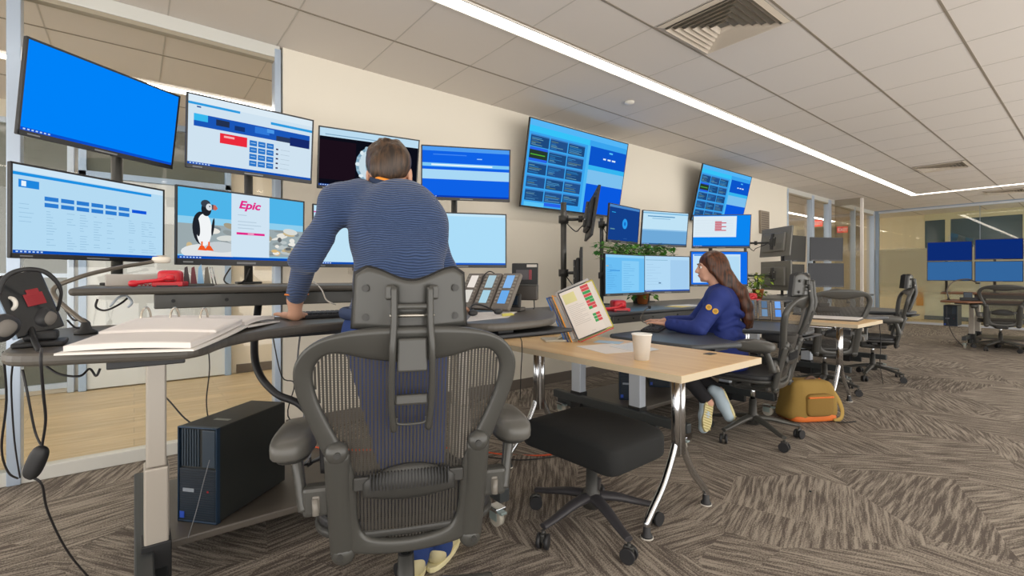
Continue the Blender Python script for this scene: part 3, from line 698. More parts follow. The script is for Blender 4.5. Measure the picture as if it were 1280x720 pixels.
# ================================================================ CHAIRS
def superell(a, b, c, e1=.5, e2=.5, nu=28, nv=16, fn=None):
    V = []; F = []
    def sg(x, e): return math.copysign(abs(x) ** e, x)
    for i in range(nv + 1):
        ph = -PI / 2 + PI * i / nv
        for j in range(nu):
            th = 2 * PI * j / nu
            p = Vector((a * sg(math.cos(ph), e1) * sg(math.cos(th), e2), b * sg(math.cos(ph), e1) * sg(math.sin(th), e2), c * sg(math.sin(ph), e1)))
            V.append(fn(p) if fn else p)
    for i in range(nv):
        for j in range(nu): F.append((i * nu + j, i * nu + (j + 1) % nu, (i + 1) * nu + (j + 1) % nu, (i + 1) * nu + j))
    return V, F
def sheet(b, fn, nu, nv, th, nrm):
    """closed curved panel: fn(u,v) is the front point, nrm the direction of thickness"""
    n = Vector(nrm) * th; A = [[b.bm.verts.new(fn(i / nu, j / nv)) for j in range(nv + 1)] for i in range(nu + 1)]
    B = [[b.bm.verts.new(v.co + n) for v in r] for r in A]
    def q(*v):
        f = b.bm.faces.new(v); f.smooth = True; f.material_index = b.mi
    for i in range(nu):
        for j in range(nv): q(A[i][j], A[i + 1][j], A[i + 1][j + 1], A[i][j + 1]); q(B[i][j + 1], B[i + 1][j + 1], B[i + 1][j], B[i][j])
    for i in range(nu):
        for j in (0, nv):
            f = b.bm.faces.new((A[i][j], B[i][j], B[i + 1][j], A[i + 1][j]) if j == 0 else (A[i + 1][j], B[i + 1][j], B[i][j], A[i][j])); f.material_index = b.mi
    for j in range(nv):
        for i in (0, nu):
            f = b.bm.faces.new((A[i][j + 1], B[i][j + 1], B[i][j], A[i][j]) if i == 0 else (A[i][j], B[i][j], B[i][j + 1], A[i][j + 1])); f.material_index = b.mi
    return b
OUT = [(0, .978), (.10, .974), (.19, .958), (.245, .93), (.274, .888), (.272, .835), (.25, .775), (.222, .71), (.198, .655), (.186, .59), (.184, .50), (.172, .452), (.13, .432), (0, .425)]
INN = [(0, .895), (.10, .905), (.165, .918), (.205, .912), (.229, .88), (.225, .83), (.203, .775), (.170, .71), (.143, .655), (.132, .59), (.132, .53), (.12, .487), (.085, .466), (0, .458)]
OUT = [(x, .373 + (z - .425) * 1.121) for x, z in OUT]; INN = [(x, .373 + (z - .425) * 1.121) for x, z in INN]
def by(x, z): return -.20 - .12 * (z - .45) / .5 + .045 * (x / .28) ** 2
def inner_range(x):
    x = abs(x); zs = []
    for (x0, z0), (x1, z1) in zip(INN, INN[1:]):
        if (x0 - x) * (x1 - x) <= 0 and x0 != x1: zs.append(z0 + (z1 - z0) * (x - x0) / (x1 - x0))
    return (min(zs), max(zs)) if len(zs) > 1 else None
def make_caster(b, x, y, m0=0, m1=1, r=.03):
    b.mi = m0; a = math.atan2(y, x); M = Matrix.Translation((x, y, 0)) @ Matrix.Rotation(a + .6, 4, 'Z')
    for s in (-1, 1):
        t = MB(); t.cyl((0, s * .009, r), (0, s * .024, r), r, n=18); b.merge(t.bm, M)
    t = MB(); t.cyl((0, 0, r), (0, 0, r * 2.5), .007); t.box((-.022, -.009, r), (.02, .009, r * 2.15), .006); b.mi = m1; b.merge(t.bm, M)
def star_base(t, m, rad=.30, ztop=.36, rot=0.3):
    for k in range(5):
        a = rot + k * 2 * PI / 5; ca, sa = math.cos(a), math.sin(a); b = MB()
        b.tube([(ca * .03, sa * .03, .135), (ca * .12, sa * .12, .125), (ca * rad * .8, sa * rad * .8, .098), (ca * rad, sa * rad, .088)], .02, n=10, rs=[.032, .027, .02, .018], ell=(.62, (0, 0, 1)))
        lg = b.build('base_leg', m, t); c = MB(); make_caster(c, ca * rad, sa * rad); c.build('caster', [M_blk, M_graph2], lg)
    h = MB(); h.lathe([(.0, .085), (.040, .088), (.044, .12), (.040, .15), (.027, .162), (.024, .26)]); h.mi = 1; h.cyl((0, 0, .26), (0, 0, ztop), .016)
    h.build('gas_column', [M_graph2, M_silver], t)
def make_chair(lab, headrest=True, seat_front=.24, detail=1):
    t = thing('office_chair', lab, 'chair', (0, 0, 0), 0, None)
    N = len(OUT); ring = [(OUT[i], INN[i], 1) for i in range(N)] + [(OUT[i], INN[i], -1) for i in range(N - 2, 0, -1)]
    O = [Vector((s * o[0], o[1])) for o, i, s in ring]; I = [Vector((s * i[0], i[1])) for o, i, s in ring]
    O, _ = catmull([Vector((v.x, v.y, 0)) for v in O], 5, True); I, _ = catmull([Vector((v.x, v.y, 0)) for v in I], 5, True)
    b = MB(); m = len(O); rings = []; n = 12
    for o, i in zip(O, I):
        c = (o + i) / 2; w = (o - i) / 2; rg = []
        for k in range(n):
            g = k * 2 * PI / n; cs, sn = math.cos(g), math.sin(g)
            q = c + w * math.copysign(abs(cs) ** .8, cs); dy = .017 * math.copysign(abs(sn) ** .75, sn)
            # a raised lip along the outside of the moulded rim
            rg.append(b.bm.verts.new((q.x, by(q.x, q.y) + dy - .010 * max(0, cs) * (1 if sn < 0 else .3), q.y)))
        rings.append(rg)
    for i in range(m):
        for k in range(n):
            f = b.bm.faces.new((rings[i][k], rings[i][(k + 1) % n], rings[(i + 1) % m][(k + 1) % n], rings[(i + 1) % m][k])); f.smooth = True
    b.build('back_frame', M_graph, t)
    b = MB(); x = -.226; st = .0088 if detail else .018; wd = .0028 if detail else .005
    while x <= .2265:
        zr = inner_range(x)
        if zr:
            zs = [zr[0] - .006 + (zr[1] - zr[0] + .012) * k / 10 for k in range(11)]
            for z0, z1 in zip(zs, zs[1:]):
                b.poly([(x - wd, by(x, z0) + .004, z0), (x + wd, by(x, z0) + .004, z0), (x + wd, by(x, z1) + .004, z1), (x - wd, by(x, z1) + .004, z1)])
        x += st
    z = .42
    while z < .93:   # fine cross threads
        xs = [q / 100 for q in range(-22, 23) if (lambda r: r and r[0] <= z <= r[1])(inner_range(q / 100))]
        if len(xs) > 1:
            for x0, x1 in zip(xs, xs[1:]): b.poly([(x0, by(x0, z) + .0045, z - .0005), (x1, by(x1, z) + .0045, z - .0005), (x1, by(x1, z) + .0045, z + .0005), (x0, by(x0, z) + .0045, z + .0005)])
        z += .006 if detail else .03
    b.build('back_mesh', mat('#3d3a35', .55), t)
    # lumbar pad
    b = MB(); sheet(b, lambda u, v: Vector(((u - .5) * .235, by((u - .5) * .235, .58) - .016 - .012 * math.sin(PI * v) * abs(math.sin(PI * u)) ** .5, .55 + .012 * math.cos((u - .5) * PI) * -1 + v * (.035 + .055 * math.sin(PI * u) ** .8))), 20, 8, .008, (0, 1, 0))
    for s in (-1, 1): b.box((s * .12 - .02, by(.12, .58) - .016, .565), (s * .12 + .02, by(.12, .58) + .006, .60), .004)
    lp = b.build('lumbar_pad', M_graph2, t)
    b = MB()
    for k in range(24):
        x = -.098 + k * .0085; b.box((x - .0012, by(x, .58) - .030, .57), (x + .0012, by(x, .58) - .02, .615))
    b.build('pad_rib', M_blk, lp)
    # yoke brackets and the cross rail
    for s in (-1, 1):
        b = MB(); y1 = by(.17, .67) - .012; y0 = by(.17, .38) - .012
        b.tube([(s * .178, y1, .67), (s * .176, (y0 + y1) / 2, .53), (s * .168, y0, .388)], .03, n=14, rs=[.031, .030, .033], ell=(.62, (0, 1, 0)))
        b.ball((s * .178, y1 - .003, .673), .029, (1, .7, 1)); b.ball((s * .168, y0 - .003, .385), .031, (1, .7, 1))
        b.mi = 1
        for z, y in ((.673, y1), (.385, y0)): b.cyl((s * .175, y - .028, z), (s * .175, y - .018, z), .008); b.cyl((s * .175, y - .030, z), (s * .175, y - .026, z), .005)
        b.build('yoke_bracket', [M_graph, M_graph2], t)
        # tilt link from yoke to the mechanism under the seat
        b = MB(); b.tube([(s * .17, y0 + .01, .42), (s * .15, -.12, .40), (s * .07, -.02, .37)], .02, n=10, rs=[.022, .02, .022]); b.build('tilt_link', M_graph2, t)
        # arm: cradle, post, pad
        b = MB(); yb = by(.2, .55) + .0; b.box((s * .19, yb - .01, .50), (s * .265, yb + .035, .575), .01); b.mi = 1; b.box((s * .222, yb - .014, .508), (s * .24, yb + .0, .555), .004)
        b.cyl((s * .23, yb - .02, .51), (s * .233, yb - .012, .548), .008)
        c = b.build('arm_cradle', [M_graph, mat('#77736c', .4)], t)
        b = MB(); b.tube([(s * .262, yb + .01, .515), (s * .272, yb + .02, .57), (s * .283, yb + .04, .63), (s * .29, yb + .07, .65)], .013, n=10, rs=[.015, .013, .014, .02], ell=(1.5, (0, 1, 0)))
        p = b.build('arm_post', M_graph, t)
        V, F = superell(.050, .125, .030, .55, .7, fn=lambda q: Vector((q.x * (1.0 - .9 * q.y) + s * .012 * (q.y / .12) ** 2, q.y, q.z - .010 * (q.y / .12) ** 2 - (.012 if q.z < 0 else 0) * (1 - abs(q.y) / .13))))
        b = MB(); b.arrays([v + Vector((s * .292, yb + .105, .678)) for v in V], F); b.build('arm_pad', M_pad, t)
        b = MB(); b.arrays([Vector((v.x * .8, v.y * .8, v.z * .9)) + Vector((s * .292, yb + .105, .660)) for v in V], F); b.build('arm_pad_underside', M_graph2, p)
    # seat
    w = .245; pts = []
    for k in range(40):
        g = 2 * PI * k / 40; cx, sy = math.cos(g), math.sin(g)
        pts.append((w * math.copysign(abs(cx) ** .55, cx), (seat_front - .19) / 2 + (seat_front + .19) / 2 * math.copysign(abs(sy) ** .55, sy)))
    b = MB(); b.prism(pts, .435, .468, .012); b.build('seat', M_blk, t)
    b = MB(); b.prism([(x * 1.03, y * 1.02) for x, y in pts], .415, .44, .01); b.build('seat_frame', M_graph2, t)
    b = MB(); b.box((-.075, -.12, .33), (.075, .12, .415), .02); b.box((-.14, -.03, .37), (.14, .03, .41), .012); b.cyl((.1, .02, .385), (.2, .02, .385), .008); b.ball((.2, .02, .385), .014); b.cyl((-.1, .05, .385), (-.21, .05, .38), .008)
    b.build('tilt_mechanism', M_graph2, t)
    star_base(t, M_graph)
    if headrest:
        yt = by(0, .95)
        b = MB(); sheet(b, lambda u, v: Vector(((u - .5) * (.262 + .018 * (1 - v)), yt - .012 + .05 * (abs(u - .5) * 2) ** 2 - .012 * v, .985 + v * (.118 + .030 * (.5 - .5 * math.cos(2 * PI * min(.5, abs(u - .5) * 1.25)))  - .018 * max(0, abs(u - .5) * 2 - .8) / .2) - .004 * math.sin(PI * u))), 28, 10, .010, (0, 1, 0))
        hp = b.build('headrest_shell', M_graph, t)
        b = MB(); sheet(b, lambda u, v: Vector(((u - .5) * (.272 + .018 * (1 - v)), yt + .0 + .05 * (abs(u - .5) * 2) ** 2 - .012 * v, .982 + v * (.127 + .030 * (.5 - .5 * math.cos(2 * PI * min(.5, abs(u - .5) * 1.25))) - .018 * max(0, abs(u - .5) * 2 - .8) / .2) - .004 * math.sin(PI * u))), 28, 10, .022, (0, 1, 0)); b.build('headrest_cushion', M_blk2, t)
        for sx in (-.108, .108):
            for z in (1.012, 1.082):
                b = MB(); y = yt - .012 + .05 * (abs(sx) / .14) ** 2 - .012 * (z - .985) / .13; b.cyl((sx, y - .004, z), (sx, y + .002, z), .0085); b.cyl((sx, y - .006, z), (sx, y, z), .005); b.build('screw', M_graph2, hp)
        b = MB()
        for s in (-1, 1):
            b.tube([(s * .042, yt - .03, 1.085), (s * .042, yt - .036, 1.0), (s * .046, yt - .040, .93), (s * .047, by(0, .8) - .038, .80), (s * .042, by(0, .72) - .03, .735)], .0085, n=8, ell=(1.7, (0, 1, 0)))
            b.box((s * .05 - .012, yt - .036, 1.055), (s * .05 + .012, yt - .014, 1.09), .005)
            b.mi = 1; b.box((s * .046 - .004, yt - .038, 1.065), (s * .046 + .004, yt - .034, 1.082), .002); b.mi = 0
        b.box((-.035, yt - .04, .885), (.035, yt - .026, .965), .005); b.box((-.04, by(0, .8) - .046, .80), (.04, by(0, .8) - .03, .825), .005)
        b.tube([(-.036, by(0, .76) - .03, .765), (-.03, by(0, .74) - .032, .748), (.03, by(0, .74) - .032, .748), (.036, by(0, .76) - .03, .765)], .004, n=6)
        b.box((-.038, by(0, .79) - .034, .66), (.038, by(0, .79) - .012, .79), .004) if False else None
        b.build('headrest_bracket', [M_graph, M_blk2], t)
        b = MB(); b.cyl((-.052, yt - .034, 1.018), (.052, yt - .034, 1.018), .0042); b.build('pivot_rod', mat('#a7a49c', .25, .9), t)
        b = MB(); b.box((-.04, yt - .034, 1.032), (.04, yt - .02, 1.046), .005); b.build('pivot_block', M_graph, t)
    return t
def copy_tree(o, parent=None):
    c = o.copy(); col.objects.link(c)
    if parent is not None: c.parent = parent
    for ch in [x for x in bpy.data.objects if x.parent == o]: copy_tree(ch, c)
    return c
CG = 'mesh-backed office chairs'
yaw1 = 15   # nearest chair, turned a little to the left of the viewing direction
ang = R(51.5 + yaw1 - 90)
def chair_at(c, backpt, rz):      # place so that the back's middle is over backpt
    c.rotation_euler = (0, 0, rz); o = Matrix.Rotation(rz, 4, 'Z') @ Vector((0, -.29, 0)); c.location = (backpt[0] - o.x, backpt[1] - o.y, 0)
ch1 = make_chair('near black mesh office chair with a headrest, seen from behind in front of the man', seat_front=.16)
p = LD(-.252, 1.185); chair_at(ch1, (p.x, p.y), ang); ch1['group'] = CG
ch2 = make_chair('mesh office chair with a headrest that the woman in blue sits on'); ch2['group'] = CG
ch2.location = (3.37, 1.545, 0); ch2.rotation_euler = (0, 0, R(8))
for x in list(bpy.data.objects):
    if x.parent == ch2 and x.name.startswith('arm_p'): pass
def chair_copy(lab, x, y, rz, src=ch2, skip=()):
    c = copy_tree(src); c['label'] = lab; c.location = (x, y, 0); c.rotation_euler = (0, 0, R(rz))
    for o in [q for q in bpy.data.objects if q.parent == c and q.name.split('.')[0] in skip]:
        for g in [q for q in bpy.data.objects if q.parent == o]: bpy.data.objects.remove(g)
        bpy.data.objects.remove(o)
    return c
HR = ('headrest_shell', 'headrest_cushion', 'headrest_bracket', 'pivot_rod', 'pivot_block')
chair_copy('mesh office chair whose round back top shows just behind the woman’s chair', 5.30, 1.74, -45, skip=HR)
chair_copy('mesh office chair with a headrest beyond the second pale table', 6.35, 1.62, 20)
chair_copy('mesh office chair without headrest at the far right workstation', 10.2, 1.02, -78, skip=HR)

# backless stool
a_ = Vector((.65, -.76)); st = thing('office_stool', 'low black upholstered stool on a five-star base under the pale table', 'stool')
fwd = FW * a_.y + RT * a_.x; c0 = LD(.355, 2.12); st.location = (c0.x, c0.y, 0); st.rotation_euler = (0, 0, math.atan2(fwd.y, fwd.x))
V, F = superell(.265, .20, .068, .33, .22, 48, 20, fn=lambda q: Vector((q.x, q.y, q.z - .02 * max(0, abs(q.x) / .26 - .6) + (.006 * math.cos(q.x * 9) if q.z > 0 else 0))))
MB().arrays([v + Vector((0, 0, .40)) for v in V], F).build('cushion', mat('#17191a', .85, bump=(400, .4)), st)
MB().box((-.1, -.09, .30), (.1, .09, .335), .01).build('seat_plate', M_blk, st)
star_base(st, mat('#37363a', .5), .29, .31, .9)
b = MB(); b.tube([(-.12, .02, .32), (-.2, .1, .318), (-.26, .12, .30), (-.27, .13, .26), (-.265, .12, .20)], .006); b.build('lever', mat('#c8bfa8', .4), st)

# ================================================================ WORKSTATIONS
OUTL = [(-.235, 1.60), (-.225, 1.50), (-.19, 1.45), (-.12, 1.42), (0, 1.378), (.07, 1.350), (.11, 1.352), (.145, 1.39), (.20, 1.50), (.284, 1.59), (.42, 1.69), (.60, 1.745), (.72, 1.735), (.82, 1.67), (.88, 1.56), (.91, 1.45), (.94, 1.385), (.99, 1.345), (1.06, 1.333), (1.20, 1.35), (1.31, 1.385), (1.42, 1.48), (1.58, 1.66), (1.64, 1.80), (1.62, 1.95), (1.52, 2.08), (1.40, 2.13), (0.0, 2.13), (-.17, 2.10), (-.23, 2.02), (-.24, 1.85)]
def workstation(lab, M, zf, zs, mtop, shelf=(-.18, 1.95), casters=True, pcshelf=True, rear=True, mleg=None):
    t = thing('standing_desk', lab, 'desk', (0, 0, 0), 0, 'dark sit-stand workstations'); t.matrix_world = M
    P, _ = catmull([Vector((x, y, 0)) for x, y in OUTL], 3, True); P = [(v.x, v.y) for v in P]
    MB().prism(P, zf - .03, zf, .012).build('desktop', mtop, t)
    b = MB(); b.box((shelf[0], 2.25, zs - .028), (shelf[1], 3.08, zs), .012); b.build('monitor_shelf', mtop, t)
    b = MB(); b.box((.06, 2.275, zs - .085), (1.35, 2.30, zs - .028), .004); b.mi = 1
    for x in (.12, .30, .55, .9, 1.25): b.cyl((x, 2.274, zs - .055), (x, 2.27, zs - .055), .007)
    b.build('cross_rail', [M_graph, M_blk2], t)
    b = MB(); b.box((.0, 1.75, zf - .065), (.12, 2.1, zf - .03), .004); b.box((-.05, 1.43, zf - .05), (.10, 1.80, zf - .03), .003); b.box((1.2, 1.6, zf - .06), (1.32, 2.1, zf - .03), .004); b.box((.05, 1.97, zf - .07), (1.3, 2.02, zf - .03), .004); b.build('under_frame', M_blk, t)
    b = MB(); b.box((1.02, 1.36, zf - .06), (1.40, 1.56, zf - .045), .005); b.box((1.05, 1.40, zf - .045), (1.12, 1.5, zf - .03)); b.build('keyboard_tray', M_blk, t)
    for x in (.06, 1.30):
        for y, zt in ((2.06, zf - .03), (2.62, zs - .03)):
            if y > 2.5 and x < 1 and not rear: continue
            b = MB(); b.box((x - .034, y - .048, .20), (x + .034, y + .048, .46), .006); b.mi = 0; b.box((x - .028, y - .040, .46), (x + .028, y + .040, zt), .006)
            b.mi = 1; b.box((x - .042, y - .052, .0 + .055), (x + .042, y + .052, .205), .004)
            for k in (-.02, .0, .02): b.mi = 0; b.box((x + .033, y + k - .004, .21), (x + .036, y + k + .004, .455))
            b.build('leg', [mleg or M_steel, M_blk2], t)
        b = MB(); b.box((x - .06, 1.64, .125), (x - .008, 2.85, .185), .006); b.box((x - .01, 1.9, .06), (x + .03, 2.85, .12), .004)
        f = b.build('foot_beam', mat('#34383a', .45), t)
        for y in (1.70, 2.78):
            c = MB(); c.mi = 0; c.cyl((x - .034 - .012, y, .04), (x - .034 + .012, y, .04), .04, n=20); c.mi = 1; c.cyl((x - .034 - .014, y, .04), (x - .034 + .014, y, .04), .012)
            c.box((x - .06, y - .03, .07), (x - .005, y + .035, .088), .003); c.mi = 2
            for s in (-.018, .016): c.box((x - .034 + s - .002, y - .02, .03), (x - .034 + s + .002, y + .03, .08))
            c.box((x - .05, y - .055, .066), (x - .018, y - .02, .078), .003); c.build('locking_caster', [mat('#b9b4a8', .4), M_silver, mat('#9fb0b0', .3, .6)], f)
    if pcshelf:
        b = MB(); b.box((.09, 2.11, .125), (1.27, 2.75, .155), .006); b.build('base_shelf', M_desk, t)
    return t
I4 = Matrix.Identity(4)
workstation('near dark sit-stand desk raised high, where the man leans', I4, .945, 1.07, M_edge, (-.18, 1.95), rear=False)
workstation('lower dark sit-stand desk where the woman works', Matrix.Translation((2.70, 0, 0)), .72, .845, M_desk2, (-.12, 2.6), mleg=mat('#c3cbd6', .35, .25))
workstation('third dark desk below the switched-off monitors', Matrix.Translation((5.70, 0, 0)), .72, .845, M_desk2, (-.1, 3.2), pcshelf=False, mleg=mat('#c3cbd6', .35, .25))
workstation('far right dark desk in front of the far glass wall', Matrix.Translation((8.35, 1.42, 0)) @ Matrix.Rotation(-PI / 2, 4, 'Z'), .74, .845, mat('#7a5238', .45), (-.35, 1.6))

# pale tables on chrome legs
def pale_table(lab, x0, x1, y0, y1, z):
    cx, cy = (x0 + x1) / 2, (y0 + y1) / 2
    t = thing('folding_table', lab, 'table', (cx, cy, 0), 0, 'pale wood tables on chrome legs'); w = (x1 - x0) / 2; d = (y1 - y0) / 2
    MB().box((-w, -d, z - .028), (w, d, z), .002).build('tabletop', M_top, t)
    b = MB(); k = .0015
    b.box((-w - k, -d - k, z - .029), (w + k, -d, z - .001)); b.box((-w - k, d, z - .029), (w + k, d + k, z - .001)); b.box((-w - k, -d, z - .029), (-w, d, z - .001)); b.box((w, -d, z - .029), (w + k, d, z - .001)); b.build('edge_band', M_band, t)
    for s in (-1, 1):
        y = s * (d - .22)
        b = MB()
        for q in (-.022, .022): b.cyl((q, y, .30), (q, y, z - .03), .019, n=20)
        b.box((-.022, y - .012, .30), (.022, y + .012, z - .03)); b.box((-.2, y - .03, z - .05), (.2, y + .03, z - .028), .004)
        l = b.build('leg_column', M_silver, t)
        for q in (-1, 1):
            f = MB(); f.tube([(q * .02, y, .40), (q * .03, y, .34), (q * .11, y, .20), (q * .205, y, .10), (q * .235, y, .065), (q * .238, y, .05)], .0165, n=14); f.build('splayed_foot', M_silver, l)
            g = MB(); g.lathe([(.011, .055), (.015, .05), (.017, .02), (.024, .012), (.026, .002), (.0, .0)], (q * .238, y, 0)); g.mi = 1; g.lathe([(.028, .005), (.028, .0), (0, 0)], (q * .238, y, 0)); g.build('foot_glide', [M_blk, M_plastic], l)
    b = MB(); b.box((-.03, -.02, z), (.03, .02, z + .002), .001); o = b.build('cable_slot', M_graph2, t); o.location = (w - .09, -d + .2, 0)
    b = MB(); b.cyl((0, -d + .25, z - .07), (0, d - .25, z - .07), .012); b.build('crossbar', M_silver, t)
    return t
pale_table('near pale wood table with the document holder and paper cup on it', 1.615, 2.275, 1.005, 2.40, .735)
pale_table('second pale wood table farther back, with a flat stack of papers', 4.41, 5.06, 1.22, 2.45, .735)
# ================================================================ THINGS ON AND AROUND THE NEAR DESK
ZD = .945; ZS = 1.07
def frame(o, ex, ey, ez): return Matrix.Translation(o) @ Matrix((ex, ey, ez)).transposed().to_4x4()
# open ring binder
def binder():
    A = LD(-.95, .985); B = LD(-.70, 1.045); C = LD(-.80, 1.44); D_ = LD(-1.19, 1.50); E_ = LD(-.83, 1.70); F_ = LD(-1.27, 1.72)
    t = thing('ring_binder', 'open white ring binder with thick curling pages on the near desk’s left wing', 'binder', (LD(-1.0, 1.4).x, LD(-1.0, 1.4).y, ZD))
    O = Vector(t.location)
    def quad(P, Q, R_, S, fz, th, nm, m, par=t, n=16):
        b = MB(); sheet(b, lambda u, v: (P.lerp(Q, u)).lerp(S.lerp(R_, u), v) + Vector((0, 0, fz(u, v))) - O, n, n, th, (0, 0, 1)); return b.build(nm, m, par)
    quad(A, B, C, D_, lambda u, v: ZD + .001 + .012 * v * v, .004, 'cover', mat('#e2ded8', .5))
    quad(D_, C, E_, F_, lambda u, v: ZD + .010 - .008 * v, .004, 'back_cover', mat('#e2ded8', .5))
    def ins(P, Q, R_, S, a, c):
        return [(P.lerp(Q, u)).lerp(S.lerp(R_, u), v) for u, v in ((a, c), (1 - a, c), (1 - a, 1 - c), (a, 1 - c))]
    q = ins(A, B, C, D_, .04, .03)
    quad(*q, lambda u, v: ZD + .006 + .016 * v ** 1.5 + .004 * math.sin(u * PI), .012, 'page_block', M_paper)
    q2 = [q[0].lerp(q[3], .38), q[1].lerp(q[2], .42), q[2].lerp(q[1], -.0), q[3]]
    quad(*q2, lambda u, v: ZD + .018 + (.010 * v ** .8 + .004 * math.sin(u * PI)), .009, 'curled_pages', mat('#e6e1dd', .8))
    q3 = ins(D_, C, E_, F_, .04, .04)
    quad(*q3, lambda u, v: ZD + .014 + .006 * math.sin(v * PI), .012, 'far_page_block', M_paper)
    sp = MB(); M0 = D_.lerp(C, .08) - O; M1 = D_.lerp(C, .92) - O; sp.tube([M0 + Vector((0, 0, ZD + .02)), M1 + Vector((0, 0, ZD + .02))], .008, smooth=0, ell=(1.6, tuple((E_ - C).normalized()))); sp.build('spine_rail', M_silver, t)
    nrm = (C - B).normalized()
    for k in (.10, .36, .62):
        c = D_.lerp(C, k) - O + Vector((0, 0, ZD + .028)); b = MB()
        b.tube([c + nrm * (math.cos(g) * .032) + Vector((0, 0, math.sin(g) * .040)) for g in [PI * q_ / 10 for q_ in range(-1, 12)]], .0032, n=8, smooth=2); b.build('ring', mat('#d8d2c6', .2, .8), t)
binder()
O_ = Vector((LD(-1.0, 1.4).x, LD(-1.0, 1.4).y, ZD))
for o in [x for x in bpy.data.objects if x.parent and x.parent.name == 'ring_binder']: o.location = (0, 0, -0.0)
def sheet_paper(lab, P, z, m, name='paper_sheet', cat='paper', group=None, th=.0012, lines=None):
    b = MB(); b.prism([(p.x, p.y) for p in P], z, z + th)
    ms = [m]
    if lines:
        ms.append(lines); b.mi = 1
        for k in range(7):
            v0 = .15 + k * .1; a = P[0].lerp(P[3], v0); c = P[1].lerp(P[2], v0); s_ = a.lerp(c, .1); e_ = a.lerp(c, .85); d = (P[3] - P[0]).normalized() * .003
            b.poly([(q.x, q.y, z + th + .0002) for q in (s_, e_, e_ + d, s_ + d)])
    c = sum(P, Vector()) / len(P); return one(name, lab, cat, b, ms, group, (c.x, c.y, z))
def rectP(c, w, h, ang): return [Vector((c[0], c[1], 0)) + Matrix.Rotation(ang, 3, 'Z') @ Vector((x, y, 0)) for x, y in ((-w / 2, -h / 2), (w / 2, -h / 2), (w / 2, h / 2), (-w / 2, h / 2))]
# angled little screen with the headset hanging over it
t = thing('tablet_stand', 'small black angled screen with a red reflection painted on it, at the far left of the near desk', 'tablet', (-.175, 1.60, ZD))
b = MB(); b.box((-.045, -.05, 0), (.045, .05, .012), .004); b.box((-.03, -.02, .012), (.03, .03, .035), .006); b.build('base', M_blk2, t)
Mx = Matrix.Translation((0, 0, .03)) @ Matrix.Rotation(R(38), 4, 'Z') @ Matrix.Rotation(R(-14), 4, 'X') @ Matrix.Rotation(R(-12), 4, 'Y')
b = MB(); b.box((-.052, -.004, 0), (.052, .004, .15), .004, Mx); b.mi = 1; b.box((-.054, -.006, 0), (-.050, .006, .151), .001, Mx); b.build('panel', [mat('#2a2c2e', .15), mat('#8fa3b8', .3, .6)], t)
b = MB(); b.merge(MB().box((-.006, -.0065, .066), (.034, -.0045, .096), .001).bm, Mx); b.merge(MB().box((.002, -.007, .09), (.028, -.005, .106), .001).bm, Mx); b.build('painted_reflection', mat('#8c1d26', .5), t)  # reflection of the red phone, painted as flat red patches on the dark panel
t = thing('headset', 'black over-ear headset hanging at the left edge of the near desk', 'headset', (-.24, 1.55, ZD))
cu = MB()
hc = [at(-6, 380, d=1.06), at(6, 348, d=1.07), at(30, 337, d=1.09), at(58, 341, d=1.12), at(76, 362, d=1.15), at(72, 388, d=1.17)]
L0 = Vector(t.location)
cu.tube([p - L0 for p in hc], .0035, n=8, ell=(1.5, (0, 0, 1))); cu.build('headband', M_blk2, t)
for (px, py, dd, rr, yw) in ((3, 410, 1.05, .027, 30), (53, 398, 1.16, .025, 62)):
    c = at(px, py, d=dd) - L0; Mq = Matrix.Translation(c) @ Matrix.Rotation(R(yw), 4, 'Z') @ Matrix.Rotation(R(40), 4, 'Y')
    V, F = superell(rr, .020, rr * 1.15, .8, 1); e = MB().arrays([Mq @ v for v in V], F).build('ear_cup', M_blk, t)
    V, F = superell(rr * .62, .012, rr * .72, .8, 1); MB().arrays([Mq @ (v + Vector((0, -.014, 0))) for v in V], F).build('ear_pad', mat('#6d6964', .7), e)
c = at(12, 380, d=1.10) - L0; b = MB(); b.tube([c + RT * (math.cos(g) * .014) + Vector((0, 0, math.sin(g) * .014)) for g in [2 * PI * k / 12 for k in range(12)]], .0045, closed=True, smooth=2); b.build('white_ring', M_plastic, t)
b = MB(); b.tube([at(38, 408, d=1.13) - L0, at(44, 428, d=1.10) - L0, at(50, 440, d=1.05) - L0], .006); b.build('microphone_boom', M_blk2, t)
# gooseneck lamp
def gooseneck(lab, base, pts, rr=.0065, head=.028, name='gooseneck_lamp', hm=None, cat='lamp'):
    t = thing(name, lab, cat, base); B0 = Vector(base)
    MB().lathe([(0, 0), (.026, 0), (.026, .008), (.014, .015), (.009, .035), (0, .035)]).build('base', M_blk2, t)
    MB().tube([Vector((0, 0, .03))] + [p - B0 for p in pts], rr, n=8).build('arm', mat('#6b655c', .35, .5), t)
    c = pts[-1] - B0; b = MB(); b.lathe([(0, -.012), (head * .8, -.010), (head, 0), (head * .9, .010), (0, .014)], c)
    b.mi = 1; b.lathe([(0, .0145), (head * .55, .014), (head * .5, .016), (0, .017)], c); b.build('head', [hm or mat('#e8e0d2', .4), mat('#b8b0a4', .3)], t); return t
gooseneck('arched grey gooseneck lamp with a round white head above the red phone', (LD(-1.22, 1.36).x, LD(-1.22, 1.36).y, ZD), [at(66, 366, d=1.37), at(95, 348, d=1.42), at(140, 336, d=1.52), at(180, 329, d=1.62), at(202, 325, d=1.66)])
